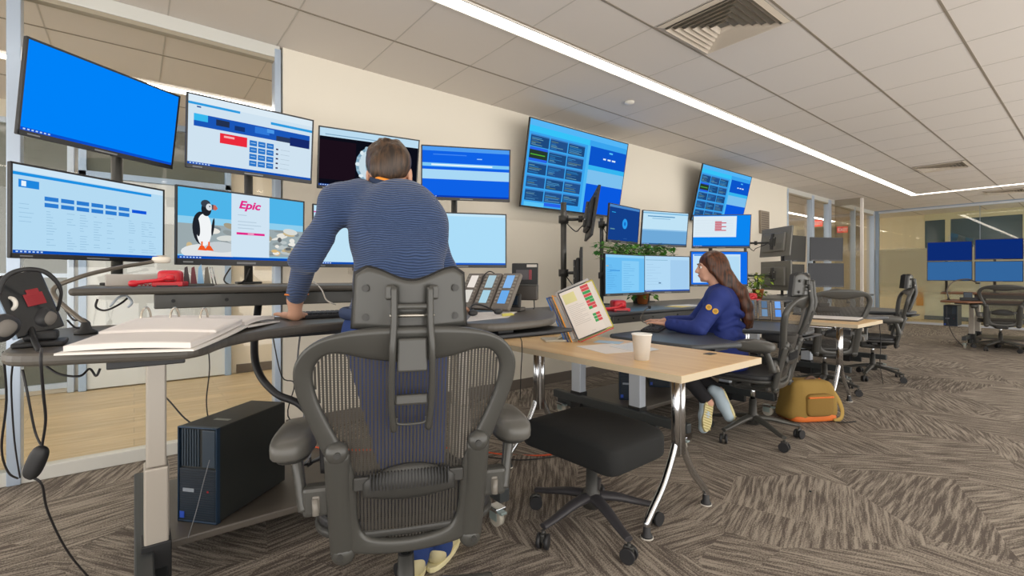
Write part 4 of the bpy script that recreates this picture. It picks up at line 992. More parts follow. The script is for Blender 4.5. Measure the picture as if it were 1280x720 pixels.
def red_phone(lab, x, y, z, rz, s=1):
    t = thing('red_phone', lab, 'telephone', (x, y, z), rz, 'red telephones'); t.scale = (s, s, s)
    b = MB(); b.prism([(-.075, -.09), (.075, -.09), (.085, .06), (.06, .10), (-.06, .10), (-.085, .06)], .0, .03, .008); V, F = superell(.062, .075, .045, .45, .5); b.arrays([v + Vector((0, .015, .055)) for v in V], F); b.build('phone_body', M_red, t)
    b = MB(); b.box((-.055, -.09, -.0), (.055, -.08, .012), .003); b.mi = 1; V, F = superell(.04, .03, .006, .6, .8); b.arrays([Vector((v.x, v.y - .055, v.z + .036)) for v in V], F); b.build('dial_plate', [M_blk, mat('#8d1820', .4)], t)
    b = MB(); b.tube([(-.16, -.075, .022), (-.11, -.085, .03), (-.04, -.085, .04), (.0, -.075, .055)], .011, n=10, rs=[.016, .011, .011, .014]); V, F = superell(.025, .024, .02, .8, 1); b.arrays([v + Vector((-.165, -.075, .02)) for v in V], F); b.arrays([v + Vector((.01, -.07, .055)) for v in V], F); b.build('handset', mat('#d4202e', .3), t)
    b = MB(); b.tube([(-.14 + .006 * k, -.06 + .012 * math.sin(k * 1.9), .012 + .006 * math.cos(k * 1.9)) for k in range(16)], .0028, n=6, smooth=2); b.build('coiled_cord', M_red, t)
    return t
p = at(213, 356, Y=2.36); red_phone('red telephone with its handset lying in front on the near desk’s shelf', p.x, 2.37, ZS, R(-12), .66)
p = at(173, 356, Y=2.5); one('switch_box', 'flat light grey box behind the red telephone handset', 'box', MB().box((p.x - .105, 2.50, ZS), (p.x + .105, 2.62, ZS + .05), .004), mat('#b7b3ac', .5), None, (p.x, 2.5, ZS))
p = at(247, 356, Y=2.42); t = thing('card_holder', 'little holder with blue and dark red cards beside the red telephone', 'holder', (p.x, 2.42, ZS))
MB().box((-.06, -.02, 0), (.06, .03, .01), .003).build('base', M_graph, t)
for k, (c, nm) in enumerate((('#3b3238', 'dark_card'), ('#6d2733', 'red_card'), ('#8fc0e8', 'blue_card'), ('#6f6a60', 'grey_card'))):
    b = MB(); x = -.05 + k * .025; b.prism([(x, 0), (x + .024, 0), (x + .014, .075 if k != 2 else .085), (x + .004, .07)], -.003, .003, 0, Matrix.Translation((0, .0 + k * .006, .008)) @ Matrix.Rotation(PI / 2, 4, 'X')); b.build(nm, mat(c, .5), t)
b = MB(); b.tube([(.055, -.01, .005), (.045, 0, .08), (.055, .01, .08), (.07, .02, .005)], .002, n=6, smooth=0); b.build('wire_frame', M_silver, t)
# keyboards
def keyboard(lab, x, y, z, rz, w=.44, d=.13, c='#222326'):
    t = thing('keyboard', lab, 'keyboard', (x, y, z), rz, 'black computer keyboards')
    MB().box((-w / 2, -d / 2, 0), (w / 2, d / 2, .016), .005).build('case', mat(c, .5), t)
    b = MB(); n = int(w / .0195)
    for r in range(5):
        for k in range(n - 1):
            x0 = -w / 2 + .012 + k * .0195; y0 = -d / 2 + .012 + r * .022
            b.box((x0, y0, .016), (x0 + .016, y0 + .018, .024), .002, seg=1)
    o = b.build('keycaps', mat('#33353a', .45), t); o['kind'] = 'stuff'; return t
keyboard('black keyboard on the near desk in front of the leaning man’s hand', .735, 1.985, ZD, 0)
keyboard('low black keyboard lying at the far end of the near pale table', 1.98, 2.30, .735, R(-3), .46, .12)
keyboard('black keyboard under the woman’s hands', 3.03, 2.10, .72, R(25))
def mouse(lab, x, y, z, rz):
    t = thing('mouse', lab, 'mouse', (x, y, z), rz); V, F = superell(.03, .055, .018, .7, .8)
    MB().arrays([v + Vector((0, 0, .018)) for v in V], F).build('shell', M_blk, t); MB().cyl((-.003, .025, .036), (.003, .025, .036), .005).build('scroll_wheel', M_graph, t)
mouse('black mouse on the woman’s desk beside her keyboard', 3.38, 2.02, .72, R(20))

# phone panels
def phone_panel(lab, x, y, z, rz, lits, w=.098, h=.20, group='turret phone panels'):
    t = thing('phone_panel', lab, 'telephone panel', (x, y, z), 0, group); t.rotation_euler = (R(-34), 0, rz)
    MB().box((-w / 2, -.008, 0), (w / 2, .016, h), .005).build('panel_body', mat('#6f6962', .45), t)
    for k, c in enumerate(lits):
        z0 = .03 + k * .085; MB().box((-.022, -.0095, z0), (.022, -.0075, z0 + .07)).build('lit_display', lit(c), t)
    b = MB(); b2 = MB()
    for k in range(9):
        b.box((.027, -.0115, .03 + k * .018), (.041, -.0075, .041 + k * .018), .001, seg=1); b2.box((-.041, -.0115, .03 + k * .018), (-.027, -.0075, .041 + k * .018), .001, seg=1)
    b.build('button_column', mat('#8d877e', .4), t); b2.build('button_column', mat('#8d877e', .4), t)
    return t
for i, (x, y, cs) in enumerate(((1.245, 1.945, ('#d8d4cc', '#e8e0d8')), (1.275, 1.838, ('#a6cfe0', '#a9c6d2')), (1.310, 1.738, ('#6aa9e8', '#86b6ea')))):
    phone_panel(('leftmost of three tilted phone panels, with whitish displays, by the man’s right side', 'middle one of three tilted phone panels, with pale teal displays', 'right one of three tilted phone panels, with blue displays')[i], x, y, ZD + .012, R(-72), cs)
t = thing('desk_phone', 'small black phone unit right of the three tilted phone panels', 'telephone', (1.41, 1.78, ZD), R(-55), None)
b = MB(); b.box((-.06, -.04, 0), (.06, .05, .018), .005); b.build('base', mat('#4b4844', .5), t)
b = MB(); b.box((-.045, -.012, .014), (.045, .014, .085), .006, Matrix.Rotation(R(-15), 4, 'X')); b.mi = 1; b.box((-.034, -.015, .028), (.034, -.011, .072), .002, Matrix.Rotation(R(-15), 4, 'X')); b.mi = 2; b.box((-.012, -.0165, .045), (.012, -.0145, .053), .0, Matrix.Rotation(R(-15), 4, 'X')); b.build('front_face', [M_blk2, mat('#202c3a', .2), mat('#8aa0b5', .4)], t)
b = MB(); b.tube([(-.05, 0, .01), (-.09, -.03, .012), (-.13, -.01, .05), (-.15, .01, .15), (-.12, .03, .19), (-.08, .03, .17)], .003, n=6); b.build('headset_cable', M_blk2, t)
t = thing('small_headset', 'thin black headset lying on the paper below the phone panels', 'headset', (1.16, 1.66, ZD + .003))
b = MB(); b.tube([(-.07, -.02, .008), (-.04, .03, .03), (.0, .05, .042), (.04, .03, .03), (.06, -.02, .008)], .004); b.build('headband', M_blk2, t)
for s in (-1, 1):
    V, F = superell(.022, .012, .012, .8, 1); MB().arrays([v + Vector((s * .065, -.025, .012)) for v in V], F).build('ear_cup', M_blk, t)
P = [at(583, 402, z=ZD), at(635, 397, z=ZD), at(648, 389, z=ZD), at(592, 391, z=ZD)]
sheet_paper('white papers spread on the near desk’s right wing', P, ZD + .0002, M_paper, lines=mat('#b9b5b2', .8))
P = [at(628, 396.5, z=ZD), at(643, 394.5, z=ZD), at(640, 392, z=ZD), at(627, 393, z=ZD)]
sheet_paper('yellow sticky note on the white papers below the phone panels', P, ZD + .0022, mat('#e6de6a', .7), 'sticky_note', 'note')
# black tray stand
t = thing('document_tray', 'black upright tray on thin wire legs at the right end of the near desk', 'tray', (1.56, 1.86, ZD), R(-48))
b = MB(); b.box((-.07, -.03, .045), (.07, .03, .125), .006); b.mi = 1; b.box((-.074, -.034, .118), (.074, -.028, .126), .002); b.build('pocket', [mat('#3a3530', .4), M_graph], t)
b = MB(); b.box((-.068, .0, .12), (.068, .012, .235), .004, Matrix.Rotation(R(-5), 4, 'X')); b.mi = 1; b.box((-.045, -.002, .15), (.02, .001, .2), 0, Matrix.Rotation(R(-5), 4, 'X')); b.mi = 2; b.box((.022, -.002, .15), (.036, .001, .20), 0, Matrix.Rotation(R(-5), 4, 'X')); b.mi = 3; b.box((.01, -.002, .214), (.062, .001, .228), 0, Matrix.Rotation(R(-5), 4, 'X')); b.build('back_panel', [M_blk2, mat('#4b484c', .5), mat('#7d2530', .4), mat('#bdb8b0', .5)], t)
for s in (-1, 1):
    b = MB(); b.tube([(s * .05, 0, .05), (s * .052, 0, .004), (s * .052, -.04, .004)], .003, smooth=0); b.build('wire_leg', M_graph, t)

# tilted document holder
t = thing('document_holder', 'tilted fan-shaped document holder with coloured edges and a red-green chart', 'document holder', (1.955, 2.01, .735))
L0 = Vector(t.location)
er = (RT * .925 + Vector((0, 0, .38))).normalized(); eu0 = Vector((0, 0, 1)) - er * er.z; eu0.normalize(); eu0 = (eu0 + RT * -.0)
nn = er.cross(eu0).normalized()    # points to the viewer or away
if nn.dot(FW) > 0: nn = -nn
eu = (eu0 * math.cos(R(16)) - nn * math.sin(R(16))).normalized(); nn = (nn * math.cos(R(16)) + eu0 * math.sin(R(16))).normalized()
C0 = at(731, 387, d=2.74) - L0
def leaf(nm, off, ang, rimc, w=.215, h=.30, sheetc=None):
    q = Matrix.Rotation(R(ang), 3, eu); e1 = q @ er; e3 = q @ nn; c = C0 - er * w / 2 + off - nn * 0 + e1 * w / 2
    M = frame(c, e1, eu, e3); b = MB(); r = .007
    for lo, hi in (((-w / 2, -h / 2, -.003), (w / 2, -h / 2 + r, .003)), ((-w / 2, h / 2 - r, -.003), (w / 2, h / 2, .003)), ((-w / 2, -h / 2, -.003), (-w / 2 + r, h / 2, .003)), ((w / 2 - r, -h / 2, -.003), (w / 2, h / 2, .003))): b.box(lo, hi, .002, M)
    o = b.build(nm, mat(rimc, .4), t)
    b = MB(); b.box((-w / 2 + .002, -h / 2 + .002, -.001), (w / 2 - .002, h / 2 - .002, .001), 0, M); b.build('sheet', sheetc or mat('#d7d2cc', .5), o); return M, o
M, o = leaf('front_leaf', Vector(), 0, '#2f3a44', sheetc=mat('#dcd6d0', .45))
b = MB()
def r2(x0, y0, x1, y1, k): b.mi = k; b.box((-.1075 + x0 * .215, -.15 + y0 * .30, .001), (-.1075 + x1 * .215, -.15 + y1 * .30, .0014 + (k > 2) * .0003), 0, M)
r2(.08, .72, .42, .92, 0)
for k in range(12): r2(.10, .66 - k * .035, .10 + (.45 if k % 3 else .3), .667 - k * .035, 1)
rr_ = random.Random(5)
for k in range(8):
    r2(.62, .90 - k * .062, .72, .955 - k * .062, 2 if (k * 7 % 5) < 3 else 3); r2(.72, .90 - k * .062, .84, .955 - k * .062, 3 if k in (2, 4, 5) else 2)
for k in range(3): r2(.64, .32 - k * .06, .73, .37 - k * .06, 3); r2(.73, .32 - k * .06, .84, .37 - k * .06, 2)
r2(.45, .07, .56, .078, 1)
b.build('chart_print', [mat('#d3cf96', .6), mat('#b5b0ac', .6), mat('#c8434a', .6), mat('#2f9a52', .6)], o)
leaf('blue_leaf', -er * .070 - nn * .02, 62, '#2f6fc0', h=.31); leaf('dark_blue_leaf', -er * .055 - nn * .012, 66, '#2a3f7a', h=.305); leaf('orange_leaf', -er * .035 - nn * .004, 70, '#f0a020', h=.305)
leaf('yellow_leaf', -nn * .012 + er * .004 - eu * .002, -4, '#c9b84a'); leaf('green_leaf', -nn * .02 + er * .006 - eu * .004, -6, '#2f7a5a'); leaf('red_leaf', -nn * .03 - eu * .012 + er * .002, -8, '#d8503a'); leaf('silver_leaf', -nn * .045 + eu * .018 - er * .01, -8, '#b9b9bb')
b = MB(); b.box((-.10, -.07, 0), (.09, .07, .012), .004, Matrix.Rotation(R(-30), 4, 'Z')); b.build('base', mat('#b8b2a2', .4), t)
b = MB(); b.tube([(-.02, 0, .01), C0 - er * .08 - eu * .06 - nn * .05, C0 - er * .085 + eu * .02 - nn * .06], .02, n=10, ell=(.4, (0, 0, 1)), smooth=4); b.build('stand_arm', mat('#c4bda9', .4), t)

# cup and papers on the pale table
t = thing('paper_cup', 'white paper cup standing on the near pale table', 'cup', (1.795, 1.315, .735))
MB().lathe([(0, .004), (.029, .004), (.030, 0), (.032, 0), (.0435, .112), (.0455, .112), (.0462, .116), (.044, .118), (.0415, .114), (.0305, .008), (0, .008)], n=36).build('cup_wall', mat('#efeeea', .6), t)
P = [at(720, 433, z=.735), at(757, 442.5, z=.735), at(797, 439.5, z=.735), at(765, 429.5, z=.735)]
sheet_paper('white sheet of paper left of the paper cup', P, .7352, M_paper, group=None)
P = [at(762, 433, z=.737), at(800, 441, z=.737), at(824, 437, z=.737), at(790, 428, z=.737)]
sheet_paper('printed sheet with a blue corner lying behind the paper cup', P, .7368, mat('#d6d8da', .8), lines=mat('#9fb8d2', .8))
P = rectP((2.12, 1.78), .10, .15, .4); sheet_paper('small light blue sheet behind the paper cup', P, .7352, mat('#a9c6dc', .7))

# computers
def tower(lab, x, y, z, rz, w=.178, d=.40, h=.37, group='black computer towers'):
    t = thing('computer_tower', lab, 'computer', (x, y, z), rz, group)
    b = MB(); b.box((-w / 2, .012, .006), (w / 2, d, h), .004); b.mi = 1; b.box((-.02, .10, h), (.05, .12, h + .0006)); b.build('case', [mat('#222524', .45), mat('#9aa09a', .5)], t)
    b = MB(); b.box((-w / 2, .0, .0), (-w / 2 + .006, .02, h), .002); b.box((w / 2 - .006, 0, 0), (w / 2, .02, h), .002); b.box((-w / 2, 0, h - .006), (w / 2, .02, h), .002); b.box((-w / 2, 0, 0), (w / 2, .02, .008), .002); b.build('front_rim', mat('#2b3f55', .3, .4), t)
    b = MB(); b.box((-w / 2 + .006, .004, .008), (w / 2 - .006, .012, h * .56), .001); b.mi = 1
    for k in range(22): b.box((-w / 2 + .010, .002, .012 + k * .009), (w / 2 - .010, .0045, .016 + k * .009))
    b.mi = 2; b.box((-w / 2 + .025, .0005, .118), (-w / 2 + .075, .0025, .132)); b.mi = 3; b.box((w / 2 - .045, .0005, .12), (w / 2 - .038, .0025, .127)); b.mi = 4; b.box((-w / 2 + .01, .0005, .015), (-w / 2 + .03, .0025, .04))
    b.build('front_grille', [mat('#1d2834', .35), mat('#26313d', .4), mat('#8d95a0', .4), mat('#a3262c', .4), mat('#2c50b8', .4)], t)
    b = MB()
    for k in range(7): b.box((-w / 2 + .012 + k * .012, .008, h * .58), (-w / 2 + .018 + k * .012, .013, h * .97))
    b.box((w / 2 - .07, .004, h * .58), (w / 2 - .012, .013, h * .97), .003); b.build('drive_bay', mat('#33414f', .35), t)
    for sx in (-1, 1):
        for yy in (.05, d - .05): MB().box((sx * (w / 2 - .03) - .012, yy - .012, -.000), (sx * (w / 2 - .03) + .012, yy + .012, .007)).build('foot', M_blk2, t)
    return t
c_ = (Vector((.236, 2.11, 0)) + Vector((.12, 2.245, 0))) / 2; rz_ = math.atan2(-.135, .116)
tower('black computer tower on the low shelf under the near desk', c_.x + .012, c_.y + .02, .156, rz_, .178, .40)
tower('dark computer tower on the woman’s desk base between two legs', 3.0, 2.30, .156, R(-50), .17, .36, .34)
tower('dark computer tower behind the woman’s legs', 3.55, 2.42, .156, R(-50), .17, .36, .34)
tower('dark computer tower under the far right desk', 10.45, 1.62, .30, R(-90), .17, .36, .34)

# ---- woman's desk top and behind it
red_phone('red telephone showing past the edge of the document holder, on the woman’s shelf', 2.93, 2.36, .845, R(-30), .85)
red_phone('red telephone behind the phone panels right of the woman', 5.18, 2.40, .845, R(-30), .9)
for i, (x, y, cs) in enumerate(((4.30, 1.98, ('#5d7286', '#5d7286')), (4.33, 1.88, ('#6f8fb0', '#5a7390')), (4.36, 1.78, ('#5f9af0', '#78acf2')))):
    phone_panel(('left one of three tilted phone panels right of the woman, displays dim', 'middle one of three tilted phone panels right of the woman', 'right one of three tilted phone panels right of the woman, displays bright blue')[i], x, y, .732, R(-62), cs, group='phone panels on the woman’s desk')
def leafy(lab, x, y, z, n, spread, hgt, pot=True, seed=1, lc=('#2f6a24', '#4c8f2c', '#6fae3c'), droop=.3, name='potted_plant'):
    r = random.Random(seed); t = thing(name, lab, 'plant', (x, y, z), 0, None)
    if not pot: MB().lathe([(0, 0), (.05, 0), (.06, .09), (.05, .1), (0, .09)]).build('pot', mat('#4a4640', .7), t)
    if pot: MB().lathe([(0, 0), (.045, 0), (.062, .10), (.066, .10), (.066, .115), (.058, .115), (.055, .095), (0, .09)]).build('pot', mat('#a5602e', .7), t)
    L = MB(); S = MB()
    for k in range(n):
        g = r.uniform(0, 2 * PI); q = r.random() ** .6; e = Vector((math.cos(g) * spread[0] * q, math.sin(g) * spread[1] * q, r.uniform(*hgt)))
        S.tube([(0, 0, .09), (e.x * .4, e.y * .4, .09 + (e.z - .09) * .75 + .03), tuple(e)], .0018, n=5, smooth=3)
        s = r.uniform(.028, .05); d = Vector((math.cos(g + r.uniform(-1, 1)), math.sin(g + r.uniform(-1, 1)), r.uniform(-.9, .3))).normalized(); u = d.cross(Vector((0, 0, 1))).normalized(); up = u.cross(d)
        L.mi = r.randrange(3); c = e
        P = [c, c + d * s * .5 + u * s * .5 + up * s * .1, c + d * s * 1.1 + u * s * .35, c + d * s * 1.7, c + d * s * 1.1 - u * s * .35, c + d * s * .5 - u * s * .5 + up * s * .1]
        L.poly([P[0], P[1], P[2], P[3]]); L.poly([P[0], P[3], P[4], P[5]])
    S.build('stems', mat('#4d6b2b', .6), t); L.build('foliage', [mat(c, .55) for c in lc], t); return t
leafy('dense green ivy showing between the two rows of the woman’s left monitors', 3.93, 2.92, .845, 300, (.66, .10), (.42, .60), False, 3)
leafy('small green plant in a clay pot under the woman’s lower middle monitor', 3.86, 2.82, .845, 110, (.26, .08), (.06, .30), True, 8)
leafy('yellow-green leafy plant beneath the monitor backs', 5.85, 2.62, .845, 90, (.25, .12), (.05, .30), True, 5, ('#7f9a2c', '#b8c04a', '#5a7f28'))
P = rectP((3.75, 2.36), .22, .16, .1); sheet_paper('yellow-edged paper on the shelf under the woman’s monitors', P, .8455, mat('#e0c872', .7))
P = rectP((3.95, 2.40), .3, .2, -.1); sheet_paper('white paper on the shelf under the woman’s monitors', P, .8453, M_paper)
gooseneck('thin black desk microphone standing in front of the woman’s lower left monitor', (2.98, 2.08, .72), [at(801, 400, d=3.55), at(806, 388, d=3.6), at(812, 384, d=3.6)], .004, .012, 'desk_microphone', M_blk, 'microphone')
# second pale table and third desk
t = thing('paper_stack', 'flat stack of papers on the second pale table', 'paper', (4.80, 1.50, .735), R(8))
MB().box((-.15, -.19, 0), (.15, .19, .012), .002).build('folder', mat('#5c5853', .5), t); MB().box((-.145, -.185, .012), (.14, .18, .02), .001).build('pages', M_paper, t)
gooseneck('arched black gooseneck on the third desk, beyond the second table', (6.05, 2.08, .72), [at(1033, 368, d=5.5), at(1040, 362, d=5.5), at(1052, 363, d=5.5), at(1060, 378, d=5.5)], .008, .02, 'desk_microphone', M_blk, 'microphone')
t = thing('desk_device', 'black desk device beneath the arched gooseneck beyond the second table', 'device', (5.95, 1.95, .72), R(-40)); MB().box((-.12, -.07, 0), (.12, .07, .06), .01).build('body', M_blk, t); MB().box((-.09, -.05, .06), (.02, .03, .10), .008).build('handset', M_blk2, t)
gooseneck('arched dark gooseneck on the far right desk', (10.05, 1.58, .74), [at(1184, 362, d=7.7), at(1192, 352, d=7.7), at(1210, 349, d=7.7), at(1222, 354, d=7.7)], .010, .03, 'desk_microphone', M_blk, 'microphone')
t = thing('desk_device', 'dark phone unit on the far right desk', 'device', (10.0, 1.3, .74), R(-80)); MB().box((-.14, -.08, 0), (.14, .08, .05), .01).build('body', M_blk, t); MB().box((-.1, -.02, .04), (.0, .07, .13), .008).build('display_block', mat('#2c3b4c', .3), t)

# ---- tan bag on the floor
p = at(1008, 512, d=3.72); t = thing('backpack', 'tan canvas backpack with orange trim on the carpet behind the woman’s chair', 'bag', (p.x, p.y, 0), R(-30))
M_tan = mat('#94783a', .85, bump=(60, .5)); M_or = mat('#d8702c', .7); M_tan2 = mat('#86692f', .85, bump=(60, .5))
V, F = superell(.19, .115, .15, .32, .35, 40, 24, fn=lambda q: Vector((q.x * (1 - .7 * q.z) + .010 * math.sin(q.z * 20 + 1) + .012 * math.sin(q.y * 20 + q.z * 12), q.y * (1 - .25 * (q.z > 0) * q.z / .15) + .01 * math.sin(q.x * 25), q.z * (1 - .06 * math.sin(q.x * 9 + .5)))))
MB().arrays([v + Vector((0, 0, .165)) for v in V], F).build('bag_body', M_tan, t)
V, F = superell(.192, .118, .03, .4, .4, 40, 12); MB().arrays([v + Vector((0, 0, .03)) for v in V], F).build('base_trim', M_or, t)
V, F = superell(.115, .03, .085, .4, .5, 32, 16); pk = MB().arrays([v + Vector((.01, -.112, .135)) for v in V], F).build('front_pocket', M_tan2, t)
MB().box((-.095, -.145, .19), (.115, -.128, .203), .004).build('pocket_trim', M_or, pk)
b = MB(); b.tube([(.06, -.02, .29), (.13, -.05, .27), (.20, -.07, .18), (.24, -.08, .08), (.21, -.10, .02), (.13, -.12, .008)], .018, n=8, ell=(.25, (0, 1, 0))); b.build('shoulder_strap', mat('#a98c48', .8), t)
b = MB(); b.tube([(-.12, 0, .27), (-.05, -.03, .30), (.02, -.02, .325), (.07, 0, .30), (.06, .03, .28)], .014, n=8, ell=(.4, (0, 1, 0))); b.build('top_handle', mat('#4a3322', .7), t)
b = MB(); b.tube([(.12, -.13, .01), (.2, -.15, .006), (.3, -.14, .006)], .008, n=6, ell=(.4, (0, 0, 1))); b.build('buckle_strap', M_blk2, t)
b = MB(); b.tube([(.12, .02, .3), (.16, .0, .27), (.185, -.02, .22), (.19, -.03, .19)], .012, n=8, ell=(.3, (0, 1, 0))); b.build('orange_strap', M_or, t)
t = thing('pebble', 'tiny dark speck lying on the open carpet', 'debris', (LD(.868, 1.38 * 1.15 + .8).x, 0, 0)); bpy.data.objects.remove(t)
p = at(1013, 615, z=0); V, F = superell(.008, .006, .004, .9, 1, 12, 8); one('crumb', 'tiny dark crumb on the open carpet at lower right', 'crumb', MB().arrays([v + Vector((p.x, p.y, .004)) for v in V], F), M_blk2, None, (p.x, p.y, 0))

# ---- cables
M_cab = mat('#1f1f22', .5); M_cabg = mat('#7d7f84', .5)
def cable(lab, pts, r=.0028, m=None, group=None, name='cable'):
    c = pts[0]; b = MB(); b.tube(pts, r, n=6, smooth=5); return one(name, lab, 'cable', b, m or M_cab, group, tuple(c))
cable('thick curved black cable sleeve hanging under the near desk’s shelf, left of the chair', [at(324, 374, d=2.25), at(318, 430, d=2.15), at(323, 465, d=2.05), at(345, 492, d=1.98), at(375, 506, d=1.95), at(400, 540, d=1.95), at(405, 590, d=1.95)], .016, M_cab)
t = thing('power_adapter', 'black inline power adapter hanging from the near desk’s left end', 'adapter', tuple(at(45, 578, d=1.12)))
L0 = Vector(t.location); Mr = Matrix.Rotation(R(-39), 4, 'Z') @ Matrix.Rotation(R(24), 4, 'Y'); V, F = superell(.018, .013, .042, .7, .6)
MB().arrays([Mr @ v for v in V], F).build('adapter_body', M_blk2, t)
b = MB(); b.tube([at(52, 436, d=.98) - L0, at(51, 452, d=.965) - L0, at(54, 490, d=1.0) - L0, at(57, 525, d=1.08) - L0, at(53, 555, d=1.12) - L0, Mr @ Vector((0, 0, .038))], .0028, n=6); b.build('upper_cord', M_cab, t)
b = MB(); b.tube([Mr @ Vector((0, 0, -.038)), at(52, 605, d=1.13) - L0, at(60, 640, d=1.2) - L0, at(85, 690, d=1.3) - L0, at(118, 728, d=1.5) - L0, at(160, 760, d=1.62) - L0], .0028, n=6); b.build('lower_cord', M_cab, t)
b = MB(); b.tube([at(28, 462, d=1.1) - L0, at(34, 490, d=1.1) - L0, at(44, 540, d=1.12) - L0, Mr @ Vector((.004, 0, .036))], .0026, n=6); b.build('second_cord', M_cab, t)
cable('thin dark cord at the very left edge below the near desk', [at(4, 440, d=1.2), at(8, 500, d=1.25), at(2, 560, d=1.3), at(10, 590, d=1.4), at(22, 598, d=1.5)])
cable('thin dark cord beside the white window post, left of the hanging adapter', [at(18, 445, d=1.25), at(14, 480, d=1.3), at(18, 550, d=1.4), at(25, 597, d=1.5)], .0022)
cable('thin black cord looped under the near desk’s left wing', [at(58, 458, d=1.12), at(75, 468, d=1.12), at(100, 470, d=1.15), at(112, 461, d=1.2), at(120, 470, d=1.2), at(125, 461, d=1.2)])
cable('black cord with a plug running into the top of the near tower', [at(203, 492, d=2.1), at(215, 505, d=2.06), at(228, 520, d=2.02), at(240, 530, d=1.98)], .0032)
cable('thin cord hanging straight down behind the near tower', [at(259, 425, d=2.3), at(262, 460, d=2.3), at(258, 500, d=2.3), at(261, 530, d=2.3)])
cable('thin grey cord hanging down the front of the near tower', [at(262, 575, d=1.76), at(255, 600, d=1.75), at(245, 640, d=1.73), at(235, 672, d=1.71)], .0015, M_cabg)
cable('black cord looping at the window post under the man’s hand', [at(340, 415, d=2.2), at(352, 470, d=2.2), at(368, 480, d=2.2), at(360, 520, d=2.25), at(385, 545, d=2.3)])
cable('grey cord curling below the desk edge near the chair’s left arm', [at(376, 412, d=1.9), at(372, 460, d=2.0), at(380, 520, d=2.05), at(355, 560, d=2.15), at(335, 575, d=2.2)], .0035, M_cabg)
for i, (dx, m_) in enumerate(((0, M_cab), (7, M_cabg), (14, M_cab))):
    cable(('black cord in the tangle behind the chair’s left armrest, nearest the window', 'grey cord in the tangle behind the chair’s left armrest', 'black cord in the tangle behind the chair’s left armrest, nearest the chair')[i],
          [at(330 + dx, 545 + dx, d=2.25), at(362 + dx, 548, d=2.2), at(388, 560 + dx, d=2.1), at(372 + dx, 582, d=2.15), at(398 + dx, 575 - dx, d=2.1), at(420, 560, d=2.05)], .005, m_)
cable('orange cord along the carpet under the near desk and pale table', [at(352, 548, z=.16), at(420, 562, z=.16), at(560, 560, z=.16), at(630, 568, z=.006), at(680, 569, z=.006), at(720, 562, z=.006)], .005, mat('#d8562c', .5))
cable('dark cord beside the orange cord under the near pale table', [at(600, 570, z=.006), at(650, 575, z=.006), at(700, 570, z=.006), at(745, 566, z=.006)], .004)
cable('black cord looped under the near shelf, left of the cross rail', [at(122, 374, d=1.85), at(120, 384, d=1.85), at(132, 388, d=1.85), at(150, 380, d=1.87), at(160, 372, d=1.9)], .004)
cable('pale coiled cord under the near shelf', [at(138, 383, d=1.8), at(148, 372, d=1.8), at(158, 370, d=1.82), at(165, 378, d=1.82), at(160, 384, d=1.82)], .004, mat('#b9c4d0', .5))
cable('thin black cord lying on the desk behind the open binder', [at(80, 385, d=1.5), at(92, 400, d=1.48), at(103, 398, d=1.5), at(112, 405, d=1.5), at(96, 410, d=1.5), at(84, 400, d=1.48)], .0028)
cable('pale cord over the near shelf beside the man’s wrist', [at(392, 352, d=2.25), at(402, 362, d=2.14), at(408, 375, d=2.1), at(420, 381, d=2.1)], .003, mat('#b8b2a8', .5))
cable('black cord hanging behind the bird monitor onto the shelf', [at(288, 335, d=2.6), at(280, 350, d=2.5), at(292, 357, d=2.45), at(306, 350, d=2.5), at(312, 336, d=2.6)], .004)
cable('thin cord from the near pale table’s edge to the carpet', [at(620, 428, d=2.5), at(650, 420, d=2.4), at(651, 470, d=2.5), at(650, 500, d=2.6)], .0025)
cable('thin cord hanging off the right end of the second pale table', [at(1099, 402, d=4.2), at(1101, 430, d=4.25), at(1100, 455, d=4.3), at(1104, 480, z=.004)], .003)
cable('dark cord hanging from the left end of the far right desk', [at(1183, 382, d=7.4), at(1184, 400, d=7.4), at(1192, 420, d=7.3), at(1204, 433, d=7.3)], .005)
# ================================================================ PEOPLE
M_skin = mat('#c99a80', .55, bump=(150, .1)); M_skin2 = mat('#d0a088', .55)
def ribbed(c1, c2, scale):
    m = bpy.data.materials.new('ribbed_knit'); m.use_nodes = True; nt = m.node_tree; b = nt.nodes['Principled BSDF']; L = nt.links.new; N = nt.nodes.new
    b.inputs['Roughness'].default_value = .9; b.inputs['Specular IOR Level'].default_value = .2; b.inputs['Sheen Weight'].default_value = .2
    tc = N('ShaderNodeTexCoord'); n = N('ShaderNodeTexNoise'); n.inputs['Scale'].default_value = 6; L(tc.outputs['Object'], n.inputs['Vector'])
    mx = N('ShaderNodeMix'); mx.data_type = 'VECTOR'; mx.inputs[0].default_value = .05; L(tc.outputs['Object'], mx.inputs[4]); L(n.outputs['Color'], mx.inputs[5])
    w = N('ShaderNodeTexWave'); w.wave_type = 'BANDS'; w.bands_direction = 'Z'; w.inputs['Scale'].default_value = scale; w.inputs['Distortion'].default_value = .4; L(mx.outputs[1], w.inputs['Vector'])
    cr = N('ShaderNodeValToRGB'); cr.color_ramp.elements[0].color = lin(c1); cr.color_ramp.elements[1].color = lin(c2); cr.color_ramp.elements[0].position = .15; cr.color_ramp.elements[1].position = .7; L(w.outputs['Fac'], cr.inputs[0]); L(cr.outputs[0], b.inputs['Base Color'])
    bp = N('ShaderNodeBump'); bp.inputs['Strength'].default_value = .6; bp.inputs['Distance'].default_value = .004; L(w.outputs['Fac'], bp.inputs['Height']); L(bp.outputs[0], b.inputs['Normal']); return m
